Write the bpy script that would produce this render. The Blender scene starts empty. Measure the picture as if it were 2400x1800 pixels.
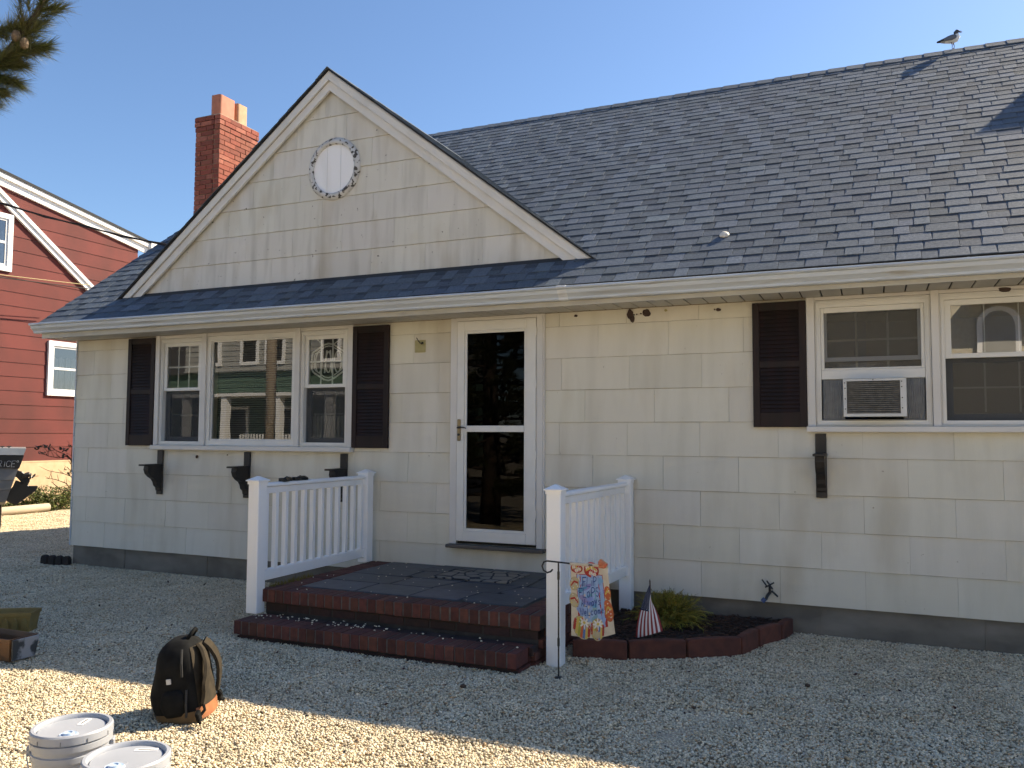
import bpy, bmesh, math, random
from mathutils import Matrix, Vector, noise
random.seed(7)
R = math.radians
SC = bpy.context.scene
COL = SC.collection

# ------------------------------------------------------------------ camera
cam_data = bpy.data.cameras.new('camera')
cam_data.sensor_width = 36.0
cam_data.lens = 1930.0 / 2400.0 * 36.0
cam_data.clip_start = 0.05
cam_data.clip_end = 2000.0
camera = bpy.data.objects.new('camera', cam_data)
COL.objects.link(camera)
YAW, PITCH, ROLL = -0.412951, 0.061917, 0.0043626
CAM = Vector((1.29397, -6.78081, 1.50992))
fwd = Vector((math.sin(YAW) * math.cos(PITCH), math.cos(YAW) * math.cos(PITCH), math.sin(PITCH)))
rgt = Vector((math.cos(YAW), -math.sin(YAW), 0))
upv = rgt.cross(fwd)
r2 = rgt * math.cos(ROLL) + upv * math.sin(ROLL)
u2 = -rgt * math.sin(ROLL) + upv * math.cos(ROLL)
camera.matrix_world = Matrix(((r2.x, u2.x, -fwd.x, CAM.x), (r2.y, u2.y, -fwd.y, CAM.y), (r2.z, u2.z, -fwd.z, CAM.z), (0, 0, 0, 1)))
SC.camera = camera

# ------------------------------------------------------------------ sky, sun, exposure
SUN = Vector((0.87, 1.0, 1.085)).normalized()          # towards the sun
SUN_EL = math.asin(SUN.z)
SUN_AZ = math.atan2(SUN.x, SUN.y)                        # from +Y towards +X
world = bpy.data.worlds.new('World')
SC.world = world
world.use_nodes = True
wn = world.node_tree.nodes
wl = world.node_tree.links
wn.clear()
sky = wn.new('ShaderNodeTexSky')
sky.sky_type = 'NISHITA'
sky.sun_disc = False
sky.sun_elevation = SUN_EL
sky.sun_rotation = SUN_AZ
sky.altitude = 0.0
sky.air_density = 1.0
sky.dust_density = 0.5
sky.ozone_density = 5.0
bg = wn.new('ShaderNodeBackground')
bg.inputs['Strength'].default_value = 0.082
wo = wn.new('ShaderNodeOutputWorld')
wl.new(sky.outputs[0], bg.inputs['Color'])
wl.new(bg.outputs[0], wo.inputs['Surface'])

sun_data = bpy.data.lights.new('sun', 'SUN')
sun_data.energy = 5.0
sun_data.angle = R(0.53)
sun_data.color = (1.0, 0.85, 0.63)
sun = bpy.data.objects.new('sun', sun_data)
COL.objects.link(sun)
sun.rotation_euler = (-SUN).to_track_quat('-Z', 'Y').to_euler()
sun.location = (20, 24, 20)

SC.view_settings.view_transform = 'Standard'
SC.view_settings.look = 'None'
SC.view_settings.gamma = 1.0
SC.view_settings.use_curve_mapping = False
SC.view_settings.exposure = 1.2
SC.render.engine = 'CYCLES'
SC.cycles.use_denoising = True
SC.cycles.use_adaptive_sampling = True
SC.cycles.adaptive_threshold = 0.035
SC.cycles.max_bounces = 6
SC.cycles.diffuse_bounces = 3
SC.cycles.glossy_bounces = 3
SC.cycles.transparent_max_bounces = 8
SC.cycles.caustics_reflective = False
SC.cycles.caustics_refractive = False

# ------------------------------------------------------------------ helpers
WM = {}
def place(o, M, parent=None):
    WM[o.name] = M.copy()
    if parent is not None:
        o.parent = parent
        o.matrix_parent_inverse = WM[parent.name].inverted()
    o.matrix_basis = M
    return o

def tag(o, label=None, cat=None, group=None, kind=None):
    if label: o['label'] = label
    if cat: o['category'] = cat
    if group: o['group'] = group
    if kind: o['kind'] = kind
    return o

def thing(name, loc, label, cat, group=None):
    o = bpy.data.objects.new(name, None)
    o.empty_display_size = 0.1
    COL.objects.link(o)
    place(o, Matrix.Translation(Vector(loc)))
    return tag(o, label, cat, group)

class MB:
    """collects geometry of ONE mesh object"""
    def __init__(s):
        s.v, s.f, s.c, s.cur = [], [], [], None
    def add(s, vs, fs, col=None):
        b = len(s.v)
        s.v += [tuple(p) for p in vs]
        s.f += [tuple(i + b for i in f) for f in fs]
        s.c += [col] * len(fs)
        return s
    def box(s, x0, x1, y0, y1, z0, z1, col=None):
        return s.add([(x0,y0,z0),(x1,y0,z0),(x1,y1,z0),(x0,y1,z0),(x0,y0,z1),(x1,y0,z1),(x1,y1,z1),(x0,y1,z1)],
                     [(0,3,2,1),(4,5,6,7),(0,1,5,4),(1,2,6,5),(2,3,7,6),(3,0,4,7)], col)
    def obox(s, M, sx, sy, sz, col=None):
        """box centred on M's origin, half sizes"""
        p = [M @ Vector((a*sx, b*sy, c*sz)) for c in (-1,1) for b in (-1,1) for a in (-1,1)]
        return s.add(p, [(0,2,3,1),(4,5,7,6),(0,1,5,4),(1,3,7,5),(3,2,6,7),(2,0,4,6)], col)
    def prism(s, poly, A, B, col=None):
        """poly of (a,b); A(a,b)->point, B(a,b)->point on the other cap"""
        n = len(poly)
        p = [A(*q) for q in poly] + [B(*q) for q in poly]
        fs = [tuple(range(n))[::-1], tuple(range(n, 2*n))] + [(i, (i+1) % n, n + (i+1) % n, n + i) for i in range(n)]
        return s.add(p, fs, col)
    def tube(s, pts, rad, n=8, col=None, caps=True):
        pts = [Vector(p) for p in pts]
        m = len(pts)
        rads = rad if isinstance(rad, (list, tuple)) else [rad] * m
        vs = []
        ref = None
        for i, p in enumerate(pts):
            t = (pts[min(i+1, m-1)] - pts[max(i-1, 0)])
            if t.length < 1e-9: t = Vector((0,0,1))
            t.normalize()
            if ref is None:
                ref = Vector((0,0,1)) if abs(t.z) < .9 else Vector((1,0,0))
            a = t.cross(ref)
            if a.length < 1e-6: a = t.orthogonal()
            a.normalize(); b = a.cross(t); ref = b
            for k in range(n):
                an = 2*math.pi*k/n
                vs.append(p + (a*math.cos(an) + b*math.sin(an)) * rads[i])
        fs = [(i*n+k, i*n+(k+1) % n, (i+1)*n+(k+1) % n, (i+1)*n+k) for i in range(m-1) for k in range(n)]
        if caps:
            fs += [tuple(range(n))[::-1], tuple((m-1)*n+k for k in range(n))]
        return s.add(vs, fs, col)
    def lathe(s, prof, c=(0,0,0), n=32, col=None, a0=0, a1=2*math.pi):
        full = abs(a1 - a0 - 2*math.pi) < 1e-6
        k = n if full else n + 1
        vs = [(c[0]+r*math.cos(a0+(a1-a0)*j/n), c[1]+r*math.sin(a0+(a1-a0)*j/n), c[2]+z) for r, z in prof for j in range(k)]
        fs = []
        for i in range(len(prof)-1):
            for j in range(n):
                j2 = (j+1) % k
                fs.append((i*k+j, i*k+j2, (i+1)*k+j2, (i+1)*k+j))
        return s.add(vs, fs, col)
    def loft(s, rings, col=None, caps=True):
        n = len(rings[0])
        vs = [p for r in rings for p in r]
        fs = [(i*n+k, i*n+(k+1) % n, (i+1)*n+(k+1) % n, (i+1)*n+k) for i in range(len(rings)-1) for k in range(n)]
        if caps: fs += [tuple(range(n))[::-1], tuple((len(rings)-1)*n+k for k in range(n))]
        return s.add(vs, fs, col)
    def mesh(s, name, smooth=False, bevel=0.0, origin=None, seg=1):
        me = bpy.data.meshes.new(name)
        if origin is None:
            o = Vector((0,0,0))
        else:
            o = origin
        me.from_pydata([Vector(p) - o for p in s.v], [], s.f)
        if any(c is not None for c in s.c):
            at = me.color_attributes.new('col', 'FLOAT_COLOR', 'CORNER')
            li = 0
            buf = []
            for f, c in zip(s.f, s.c):
                if c is None: c = 1.0
                if not isinstance(c, (tuple, list)): c = (c, c, c)
                buf += [c[0], c[1], c[2], 1.0] * len(f)
            at.data.foreach_set('color', buf)
        if bevel > 0:
            bm = bmesh.new(); bm.from_mesh(me)
            bmesh.ops.recalc_face_normals(bm, faces=bm.faces)
            bmesh.ops.bevel(bm, geom=[e for e in bm.edges if len(e.link_faces) == 2 and e.calc_face_angle(0) > 0.5], offset=bevel, segments=seg, affect='EDGES', clamp_overlap=True)
            bm.to_mesh(me); bm.free()
        if smooth:
            me.shade_smooth()
            if smooth is not True:
                try: me.set_sharp_from_angle(angle=R(smooth))
                except Exception: pass
        me.update()
        return me
    def build(s, name, m, parent=None, smooth=False, bevel=0.0, seg=1):
        xs = [p[0] for p in s.v]; ys = [p[1] for p in s.v]; zs = [p[2] for p in s.v]
        o = Vector(((min(xs)+max(xs))/2, (min(ys)+max(ys))/2, min(zs)))
        me = s.mesh(name, smooth, bevel, o, seg)
        me.materials.append(m)
        ob = bpy.data.objects.new(name, me)
        COL.objects.link(ob)
        T = Matrix.Translation(o)
        if parent is not None and parent.name in LOCAL:
            T = WM[parent.name] @ T
        elif parent is not None and parent.parent is not None and parent.parent.name in LOCAL:
            T = WM[parent.parent.name] @ T
        place(ob, T, parent)
        return ob
LOCAL = set()   # things whose parts are written in the thing's own coordinates

def inst(name, me, M, parent, color=None):
    ob = bpy.data.objects.new(name, me)
    COL.objects.link(ob)
    place(ob, M, parent)
    if color is not None:
        if not isinstance(color, (tuple, list)): color = (color, color, color)
        ob.color = (color[0], color[1], color[2], 1)
    return ob

def bx(name, m, parent, x0, x1, y0, y1, z0, z1, bevel=0.0):
    return MB().box(x0, x1, y0, y1, z0, z1).build(name, m, parent, bevel=bevel)

def lerp(a, b, t): return a + (b-a)*t
def rnd(a, b): return random.uniform(a, b)

# ------------------------------------------------------------------ materials
def mat(name, c1, c2=None, rough=0.6, scale=8.0, stretch=(1,1,1), bump=0.0, bscale=60.0, bdist=0.002, spec=0.5, metal=0.0,
        objcol=False, attr=False, detail=4.0, lo=0.35, hi=0.65, spots=None, sheen=0.0, coat=0.0, bstretch=None, third=None):
    m = bpy.data.materials.new(name)
    m.use_nodes = True
    nt = m.node_tree; N = nt.nodes; L = nt.links
    p = N['Principled BSDF']
    p.inputs['Roughness'].default_value = rough
    p.inputs['Specular IOR Level'].default_value = spec
    p.inputs['Metallic'].default_value = metal
    if coat: p.inputs['Coat Weight'].default_value = coat
    if sheen: p.inputs['Sheen Weight'].default_value = sheen
    geo = N.new('ShaderNodeNewGeometry')
    mp = N.new('ShaderNodeMapping'); mp.inputs['Scale'].default_value = stretch
    L.new(geo.outputs['Position'], mp.inputs['Vector'])
    out = None
    if c2 is not None:
        nz = N.new('ShaderNodeTexNoise'); nz.inputs['Scale'].default_value = scale; nz.inputs['Detail'].default_value = detail
        L.new(mp.outputs[0], nz.inputs['Vector'])
        mr = N.new('ShaderNodeMapRange'); mr.inputs['From Min'].default_value = lo; mr.inputs['From Max'].default_value = hi
        L.new(nz.outputs['Fac'], mr.inputs['Value'])
        mx = N.new('ShaderNodeMix'); mx.data_type = 'RGBA'
        mx.inputs['A'].default_value = (*c1, 1); mx.inputs['B'].default_value = (*c2, 1)
        L.new(mr.outputs[0], mx.inputs['Factor'])
        out = mx.outputs['Result']
    else:
        rgb = N.new('ShaderNodeRGB'); rgb.outputs[0].default_value = (*c1, 1); out = rgb.outputs[0]
    if third is not None:           # (colour, scale, lo, hi, stretch)
        m3 = N.new('ShaderNodeMapping'); m3.inputs['Scale'].default_value = third[4]
        L.new(geo.outputs['Position'], m3.inputs['Vector'])
        nz = N.new('ShaderNodeTexNoise'); nz.inputs['Scale'].default_value = third[1]; nz.inputs['Detail'].default_value = 5
        L.new(m3.outputs[0], nz.inputs['Vector'])
        mr = N.new('ShaderNodeMapRange'); mr.inputs['From Min'].default_value = third[2]; mr.inputs['From Max'].default_value = third[3]
        if len(third) > 5: mr.inputs['To Max'].default_value = third[5]
        L.new(nz.outputs['Fac'], mr.inputs['Value'])
        mx = N.new('ShaderNodeMix'); mx.data_type = 'RGBA'
        L.new(out, mx.inputs['A']); mx.inputs['B'].default_value = (*third[0], 1)
        L.new(mr.outputs[0], mx.inputs['Factor']); out = mx.outputs['Result']
    if spots is not None:           # (colour, scale, threshold)
        vz = N.new('ShaderNodeTexNoise'); vz.inputs['Scale'].default_value = spots[1]; vz.inputs['Detail'].default_value = 3
        L.new(geo.outputs['Position'], vz.inputs['Vector'])
        mr = N.new('ShaderNodeMapRange'); mr.inputs['From Min'].default_value = spots[2]; mr.inputs['From Max'].default_value = spots[2] + .04
        L.new(vz.outputs['Fac'], mr.inputs['Value'])
        mx = N.new('ShaderNodeMix'); mx.data_type = 'RGBA'
        L.new(out, mx.inputs['A']); mx.inputs['B'].default_value = (*spots[0], 1)
        L.new(mr.outputs[0], mx.inputs['Factor']); out = mx.outputs['Result']
    srcs = []
    if objcol:
        oi = N.new('ShaderNodeObjectInfo'); srcs.append(oi.outputs['Color'])
    if attr:
        at = N.new('ShaderNodeAttribute'); at.attribute_name = 'col'; srcs.append(at.outputs['Color'])
    for src in srcs:
        mu = N.new('ShaderNodeMix'); mu.data_type = 'RGBA'; mu.blend_type = 'MULTIPLY'; mu.inputs['Factor'].default_value = 1
        L.new(out, mu.inputs['A']); L.new(src, mu.inputs['B']); out = mu.outputs['Result']
    L.new(out, p.inputs['Base Color'])
    if bump > 0:
        b2 = N.new('ShaderNodeMapping'); b2.inputs['Scale'].default_value = bstretch or (1,1,1)
        L.new(geo.outputs['Position'], b2.inputs['Vector'])
        bn = N.new('ShaderNodeTexNoise'); bn.inputs['Scale'].default_value = bscale; bn.inputs['Detail'].default_value = 3
        L.new(b2.outputs[0], bn.inputs['Vector'])
        bp = N.new('ShaderNodeBump'); bp.inputs['Strength'].default_value = bump; bp.inputs['Distance'].default_value = bdist
        L.new(bn.outputs['Fac'], bp.inputs['Height']); L.new(bp.outputs[0], p.inputs['Normal'])
    return m

def glass_mat(name, tint=(0.9,0.93,0.92), refl=0.09, wavy=0.0):
    """window glass: see-through with a mirror reflection that grows at grazing angles"""
    m = bpy.data.materials.new(name); m.use_nodes = True
    nt = m.node_tree; N = nt.nodes; L = nt.links; N.clear()
    o = N.new('ShaderNodeOutputMaterial'); mx = N.new('ShaderNodeMixShader')
    tr = N.new('ShaderNodeBsdfTransparent'); tr.inputs['Color'].default_value = (*tint, 1)
    gl = N.new('ShaderNodeBsdfGlossy'); gl.inputs['Roughness'].default_value = 0.0; gl.inputs['Color'].default_value = (1,1,1,1)
    lw = N.new('ShaderNodeFresnel'); lw.inputs['IOR'].default_value = 1.5
    ma = N.new('ShaderNodeMath'); ma.operation = 'MULTIPLY_ADD'; ma.inputs[1].default_value = 1.6; ma.inputs[2].default_value = refl - 0.064
    ma.use_clamp = True
    L.new(lw.outputs[0], ma.inputs[0]); L.new(ma.outputs[0], mx.inputs[0])
    if wavy > 0:
        geo = N.new('ShaderNodeNewGeometry')
        nz = N.new('ShaderNodeTexNoise'); nz.inputs['Scale'].default_value = 2.2; nz.inputs['Detail'].default_value = 1
        L.new(geo.outputs['Position'], nz.inputs['Vector'])
        bp = N.new('ShaderNodeBump'); bp.inputs['Strength'].default_value = wavy; bp.inputs['Distance'].default_value = 0.01
        L.new(nz.outputs['Fac'], bp.inputs['Height']); L.new(bp.outputs[0], gl.inputs['Normal'])
    L.new(tr.outputs[0], mx.inputs[1]); L.new(gl.outputs[0], mx.inputs[2]); L.new(mx.outputs[0], o.inputs[0])
    return m

def screen_mat(name, opacity, col):
    m = bpy.data.materials.new(name); m.use_nodes = True
    nt = m.node_tree; N = nt.nodes; L = nt.links; N.clear()
    o = N.new('ShaderNodeOutputMaterial'); mx = N.new('ShaderNodeMixShader'); mx.inputs[0].default_value = opacity
    tr = N.new('ShaderNodeBsdfTransparent'); df = N.new('ShaderNodeBsdfDiffuse'); df.inputs['Color'].default_value = (*col, 1)
    L.new(tr.outputs[0], mx.inputs[1]); L.new(df.outputs[0], mx.inputs[2]); L.new(mx.outputs[0], o.inputs[0])
    return m

M = {}
M['siding'] = mat('siding', (0.67,0.65,0.57), (0.585,0.565,0.485), 0.75, 6.0, (1,1,0.16), bump=0.5, bscale=130, bdist=0.0015, bstretch=(1,1,0.05), objcol=True, lo=.45, hi=.8,
                  third=((0.50,0.455,0.36), 1.3, .54, .78, (1.8,1,0.5), .75), spots=((0.30,0.26,0.20), 30, .745))
M['siding_gable'] = mat('weathered_siding', (0.65,0.64,0.585), (0.48,0.47,0.42), 0.8, 8.0, (1.3,1,0.14), bump=0.5, bscale=130, bdist=0.0015, bstretch=(1,1,0.05), objcol=True, lo=.48, hi=.82,
                  third=((0.42,0.35,0.23), 1.9, .53, .76, (1.2,1,0.45), .6), spots=((0.13,0.12,0.10), 22, .715))
M['paper'] = mat('building_paper', (0.26,0.22,0.155), rough=0.9)
M['trim'] = mat('aluminium_trim', (0.66,0.65,0.63), (0.60,0.59,0.57), 0.45, 2.0, (0.5,1,1))
M['trim_dirty'] = mat('weathered_aluminium', (0.52,0.575,0.64), (0.37,0.39,0.41), 0.40, 5.0, (0.35,1,5), lo=.5, hi=.85, third=((0.30,0.26,0.20), 9, .60, .72, (.25,1,4), .6))
M['rake'] = mat('rake_paint', (0.68,0.67,0.64), (0.58,0.565,0.52), 0.6, 3.0, lo=.5, hi=.8)
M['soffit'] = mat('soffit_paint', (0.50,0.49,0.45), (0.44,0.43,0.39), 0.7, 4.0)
M['vinyl'] = mat('white_vinyl', (0.90,0.90,0.90), (0.80,0.79,0.77), 0.4, 5.0, (1,1,.3), lo=.5, hi=.85)
M['sash'] = mat('white_sash', (0.70,0.70,0.68), (0.62,0.62,0.59), 0.4, 5.0, lo=.5, hi=.9)
M['shutter'] = mat('shutter_paint', (0.012,0.008,0.0078), (0.020,0.010,0.0095), 0.6, 12, (1,1,.2), spec=.3)
M['black_wood'] = mat('black_wood', (0.012,0.010,0.009), (0.022,0.018,0.016), 0.55, 20, (1,1,.2), bump=.3, bscale=60)
M['glass'] = glass_mat('window_glass', refl=0.10, wavy=0.03)
M['glass_dark'] = glass_mat('storm_door_glass', (0.12,0.12,0.125), refl=0.012, wavy=0.03)
M['glass_bright'] = glass_mat('coated_glass', refl=0.21, wavy=0.03)
M['screen'] = screen_mat('insect_screen', 0.55, (0.07,0.075,0.08))
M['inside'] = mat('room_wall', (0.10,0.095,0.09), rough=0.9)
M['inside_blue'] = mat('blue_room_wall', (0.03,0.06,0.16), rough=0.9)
M['curtain'] = mat('lace_curtain', (0.55,0.55,0.55), (0.35,0.35,0.35), 0.9, 40, (1,1,.15))
M['came'] = mat('lead_came', (0.75,0.75,0.73), rough=0.4)
M['foundation'] = mat('painted_concrete', (0.165,0.15,0.125), (0.12,0.108,0.09), 0.85, 4, bump=.4, bscale=50, third=((0.22,0.20,0.17), 1.6, .5, .72, (1,1,2.5)))
M['roof_deck'] = mat('roof_felt', (0.03,0.032,0.036), rough=0.9)
SH1, SH2 = (0.126,0.152,0.186), (0.080,0.099,0.124)
M['shingle'] = mat('asphalt_shingle', SH1, SH2, 0.72, 55, bump=0.9, bscale=420, bdist=0.0016, objcol=True, attr=True, lo=.3, hi=.7, spec=.16)
M['shingle_many'] = mat('asphalt_shingle_many', SH1, SH2, 0.72, 55, bump=0.9, bscale=420, bdist=0.0016, attr=True, lo=.3, hi=.7, spec=.16)
M['drip'] = mat('roof_edge', (0.018,0.018,0.02), rough=0.7)
M['brick'] = mat('chimney_brick', (0.32,0.088,0.053), (0.23,0.063,0.039), 0.85, 30, bump=.5, bscale=90, objcol=True)
M['mortar'] = mat('mortar', (0.36,0.31,0.23), (0.27,0.23,0.17), 0.9, 20, bump=.5, bscale=70)
M['flue'] = mat('terracotta_flue', (0.50,0.19,0.11), (0.42,0.15,0.085), 0.7, 12)
M['flue_tan'] = mat('buff_flue', (0.55,0.33,0.18), (0.48,0.26,0.14), 0.7, 12)
M['lead'] = mat('flashing', (0.55,0.56,0.58), (0.42,0.43,0.45), 0.5, 9, metal=0.3)
M['lead_white'] = mat('gutter_joint_metal', (0.66,0.69,0.72), (0.56,0.58,0.60), 0.4, 12)
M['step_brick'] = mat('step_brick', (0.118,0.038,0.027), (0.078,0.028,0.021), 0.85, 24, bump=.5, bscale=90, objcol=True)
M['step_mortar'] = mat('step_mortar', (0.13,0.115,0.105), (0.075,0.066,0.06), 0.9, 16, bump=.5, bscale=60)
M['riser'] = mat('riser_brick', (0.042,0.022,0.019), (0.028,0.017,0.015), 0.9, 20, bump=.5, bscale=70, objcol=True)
M['slate'] = mat('slate', (0.066,0.075,0.090), (0.046,0.052,0.063), 0.5, 9, bump=.5, bscale=22, bdist=.003, objcol=True)
M['slate_joint'] = mat('slate_joint', (0.06,0.055,0.05), (0.04,0.036,0.032), 0.9, 14, bump=.5)
M['gravel_bed'] = mat('gravel_bed', (0.60,0.51,0.37), (0.36,0.30,0.22), 0.95, 75, detail=6, bump=1.0, bscale=90, bdist=.012, lo=.35, hi=.6)
M['pebble'] = mat('pebble', (0.84,0.755,0.585), (0.72,0.63,0.465), 0.75, 3, attr=True)
M['rust'] = mat('brown_stain', (0.045,0.028,0.025), (0.065,0.04,0.034), 0.85, 60)
M['black_metal'] = mat('black_metal', (0.012,0.012,0.013), rough=0.4)
M['brass'] = mat('satin_brass', (0.32,0.25,0.15), rough=0.35, metal=0.7)

# ------------------------------------------------------------------ ground
g = MB()
xs = [-400,-120,-40] + [x*1.0 for x in range(-18, 11)] + [40,120,400]
ys = [-400,-120,-40] + [y*1.0 for y in range(-13, 13)] + [40,120,400]
def gz(x, y):
    if abs(x) > 20 or abs(y) > 14: return -0.02
    return -0.02 + 0.010*noise.noise(Vector((x*.8, y*.8, 0)))
g.add([(x, y, gz(x, y)) for y in ys for x in xs], [(j*len(xs)+i, j*len(xs)+i+1, (j+1)*len(xs)+i+1, (j+1)*len(xs)+i) for j in range(len(ys)-1) for i in range(len(xs)-1)])
ground = g.build('ground', M['gravel_bed'], None, smooth=True)
tag(ground, 'pale pebble yard spread around the cream cottage', 'ground', kind='structure')
M['asphalt'] = mat('asphalt', (0.055,0.055,0.056), (0.04,0.04,0.042), 0.9, 12)
road = bx('road', M['asphalt'], None, -150, 150, -19.5, -12.5, -0.5, 0.0)
tag(road, 'grey asphalt street running in front of the yard', 'road', kind='structure')

# pebbles: three patches of real stones, set side by side by geometry nodes
def pebble_patch(k):
    rr = random.Random(100 + k)
    t = (1 + 5 ** .5) / 2
    iv = [Vector(p).normalized() for p in [(-1,t,0),(1,t,0),(-1,-t,0),(1,-t,0),(0,-1,t),(0,1,t),(0,-1,-t),(0,1,-t),(t,0,-1),(t,0,1),(-t,0,-1),(-t,0,1)]]
    fc = [(0,11,5),(0,5,1),(0,1,7),(0,7,10),(0,10,11),(1,5,9),(5,11,4),(11,10,2),(10,7,6),(7,1,8),(3,9,4),(3,4,2),(3,2,6),(3,6,8),(3,8,9),(4,9,5),(2,4,11),(6,2,10),(8,6,7),(9,8,1)]
    mb = MB()
    def und(x, y):
        w_ = max(0.0, 1 - (2*x)**4)*max(0.0, 1 - (2*y)**4)
        return w_*(.016*noise.noise(Vector((x*3.1 + 7*k, y*3.1, k*3.3))) + .007*noise.noise(Vector((x*8 + 3*k, y*8, k*1.7))))
    ngr = 20
    mb.add([(lerp(-.53,.53,i/ngr), lerp(-.53,.53,j/ngr), und(lerp(-.53,.53,i/ngr), lerp(-.53,.53,j/ngr)) - .007) for j in range(ngr+1) for i in range(ngr+1)],
           [(j*(ngr+1)+i, j*(ngr+1)+i+1, (j+1)*(ngr+1)+i+1, (j+1)*(ngr+1)+i) for j in range(ngr) for i in range(ngr)], (.34,.32,.28))
    for i in range(11500):
        r = rr.uniform(.0040, .0086) * (1.45 if rr.random() < .05 else 1)
        x, y = rr.uniform(-.53, .53), rr.uniform(-.53, .53)
        z = rr.uniform(-.006, .0035) + und(x, y)
        sc = Vector((rr.uniform(.8,1.3), rr.uniform(.75,1.1), rr.uniform(.55,.85))) * r
        Mx = Matrix.Rotation(rr.uniform(0, 6.28), 3, 'Z') @ Matrix.Rotation(rr.uniform(-.7,.7), 3, 'X')
        vs = [Vector((x, y, z)) + Mx @ Vector((p.x*sc.x*rr.uniform(.85,1.15), p.y*sc.y*rr.uniform(.85,1.15), p.z*sc.z)) for p in iv]
        q = rr.random()
        b = rr.uniform(.58, 1.08)
        c = (b, b*.97, b*.90)
        if q < .08: c = (b*.70, b*.70, b*.70)
        elif q < .16: c = (b*.75, b*.58, b*.42)
        elif q < .185: c = (b*.34, b*.32, b*.30)
        elif q < .30: c = (b*1.08, b*1.06, b*1.05)
        mb.add(vs, fc, c)
    me = mb.mesh('pebbles', smooth=True)
    me.materials.append(M['pebble'])
    return bpy.data.objects.new('pebble_patch', me)
pcol = bpy.data.collections.new('pebble_patches')
for k in range(3):
    pcol.objects.link(pebble_patch(k))

def in_frame(p, m=0.12):
    d = Vector(p) - CAM
    z = d.dot(fwd)
    if z < .3: return False
    u = d.dot(r2)/z * 1930/2400; v = d.dot(u2)/z * 1930/2400
    return abs(u) < .5 + m and abs(v) < .375 + m
pts, att = [], []
for ix in range(-16, 5):
    for iy in range(-7, 8):
        x, y = ix + .5, iy + .5
        if x > -7.2 and y > .2: continue
        if not any(in_frame((x+a, y+b, 0), .45) for a in (-.6,0,.6) for b in (-.6,0,.6)): continue
        if (Vector((x, y)) - Vector((CAM.x, CAM.y))).length > 19.5: continue
        pts.append((x, y, gz(x, y) + .016)); att.append((random.randrange(4)*math.pi/2, random.randrange(3)))
pm = bpy.data.meshes.new('gravel')
pm.from_pydata(pts, [], [])
a1 = pm.attributes.new('rot', 'FLOAT', 'POINT'); a1.data.foreach_set('value', [a[0] for a in att])
a2 = pm.attributes.new('pick', 'INT', 'POINT'); a2.data.foreach_set('value', [a[1] for a in att])
gravel = bpy.data.objects.new('gravel', pm)
COL.objects.link(gravel); place(gravel, Matrix.Identity(4))
tag(gravel, 'loose pale yellow and grey pebbles covering the yard', 'gravel', kind='stuff')
ng = bpy.data.node_groups.new('scatter_pebbles', 'GeometryNodeTree')
ng.interface.new_socket('Geometry', in_out='INPUT', socket_type='NodeSocketGeometry')
ng.interface.new_socket('Geometry', in_out='OUTPUT', socket_type='NodeSocketGeometry')
gi = ng.nodes.new('NodeGroupInput'); go = ng.nodes.new('NodeGroupOutput')
ip = ng.nodes.new('GeometryNodeInstanceOnPoints'); ci = ng.nodes.new('GeometryNodeCollectionInfo')
ci.inputs['Collection'].default_value = pcol; ci.inputs['Separate Children'].default_value = True; ci.inputs['Reset Children'].default_value = True
na = ng.nodes.new('GeometryNodeInputNamedAttribute'); na.data_type = 'FLOAT'; na.inputs['Name'].default_value = 'rot'
nb = ng.nodes.new('GeometryNodeInputNamedAttribute'); nb.data_type = 'INT'; nb.inputs['Name'].default_value = 'pick'
cx = ng.nodes.new('ShaderNodeCombineXYZ')
ng.links.new(gi.outputs[0], ip.inputs['Points']); ng.links.new(ci.outputs[0], ip.inputs['Instance'])
ip.inputs['Pick Instance'].default_value = True
ng.links.new(nb.outputs['Attribute'], ip.inputs['Instance Index'])
ng.links.new(na.outputs['Attribute'], cx.inputs['Z']); ng.links.new(cx.outputs[0], ip.inputs['Rotation'])
ng.links.new(ip.outputs[0], go.inputs[0])
md = gravel.modifiers.new('scatter', 'NODES'); md.node_group = ng

# ------------------------------------------------------------------ the house
XL, XR = -7.25, 8.6
TH = R(37.3); CT, ST, TT = math.cos(TH), math.sin(TH), math.tan(TH)
EY, EZ = -0.45, 2.750
RY = 3.80; RZ = EZ + (RY - EY) * TT
ZB, CE, PW = 0.22, 0.2806, 0.6096            # bottom of siding, course exposure, shingle width
ZS = 2.59                                    # soffit
house = thing('house', (-2, 3.6, 0), 'cream shingle-sided cottage with grey roof, front gable and brick chimney', 'house')
YB = 2*RY - EY - 0.45                        # rear wall

# walls of the body (shell with window and door holes in the front)
OPEN = [(-5.925, -5.305, 1.39, 2.56), (-5.25, -4.068, 1.39, 2.56), (-4.015, -3.425, 1.39, 2.56), (-2.235, -1.41, 0.52, 2.57),
        (0.89, 1.70, 1.59, 2.57), (1.75, 2.56, 1.59, 2.57)]
def rect_minus(x0, x1, z0, z1, holes):
    out = [(x0, x1, z0, z1)]
    for h in holes:
        nxt = []
        for (a, b, c, d) in out:
            if h[0] >= b or h[1] <= a or h[2] >= d or h[3] <= c:
                nxt.append((a, b, c, d)); continue
            l, r_ = max(a, h[0]), min(b, h[1])
            if a < l: nxt.append((a, l, c, d))
            if r_ < b: nxt.append((r_, b, c, d))
            if c < h[2]: nxt.append((l, r_, c, h[2]))
            if h[3] < d: nxt.append((l, r_, h[3], d))
        out = nxt
    return out
w = MB()
for (a, b, c, d) in rect_minus(XL + .012, XR, ZB + .004, 3.1, OPEN):
    w.box(a, b, 0.0, 0.14, c, d)
front_wall = w.build('front_wall', M['paper'], house)

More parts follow.
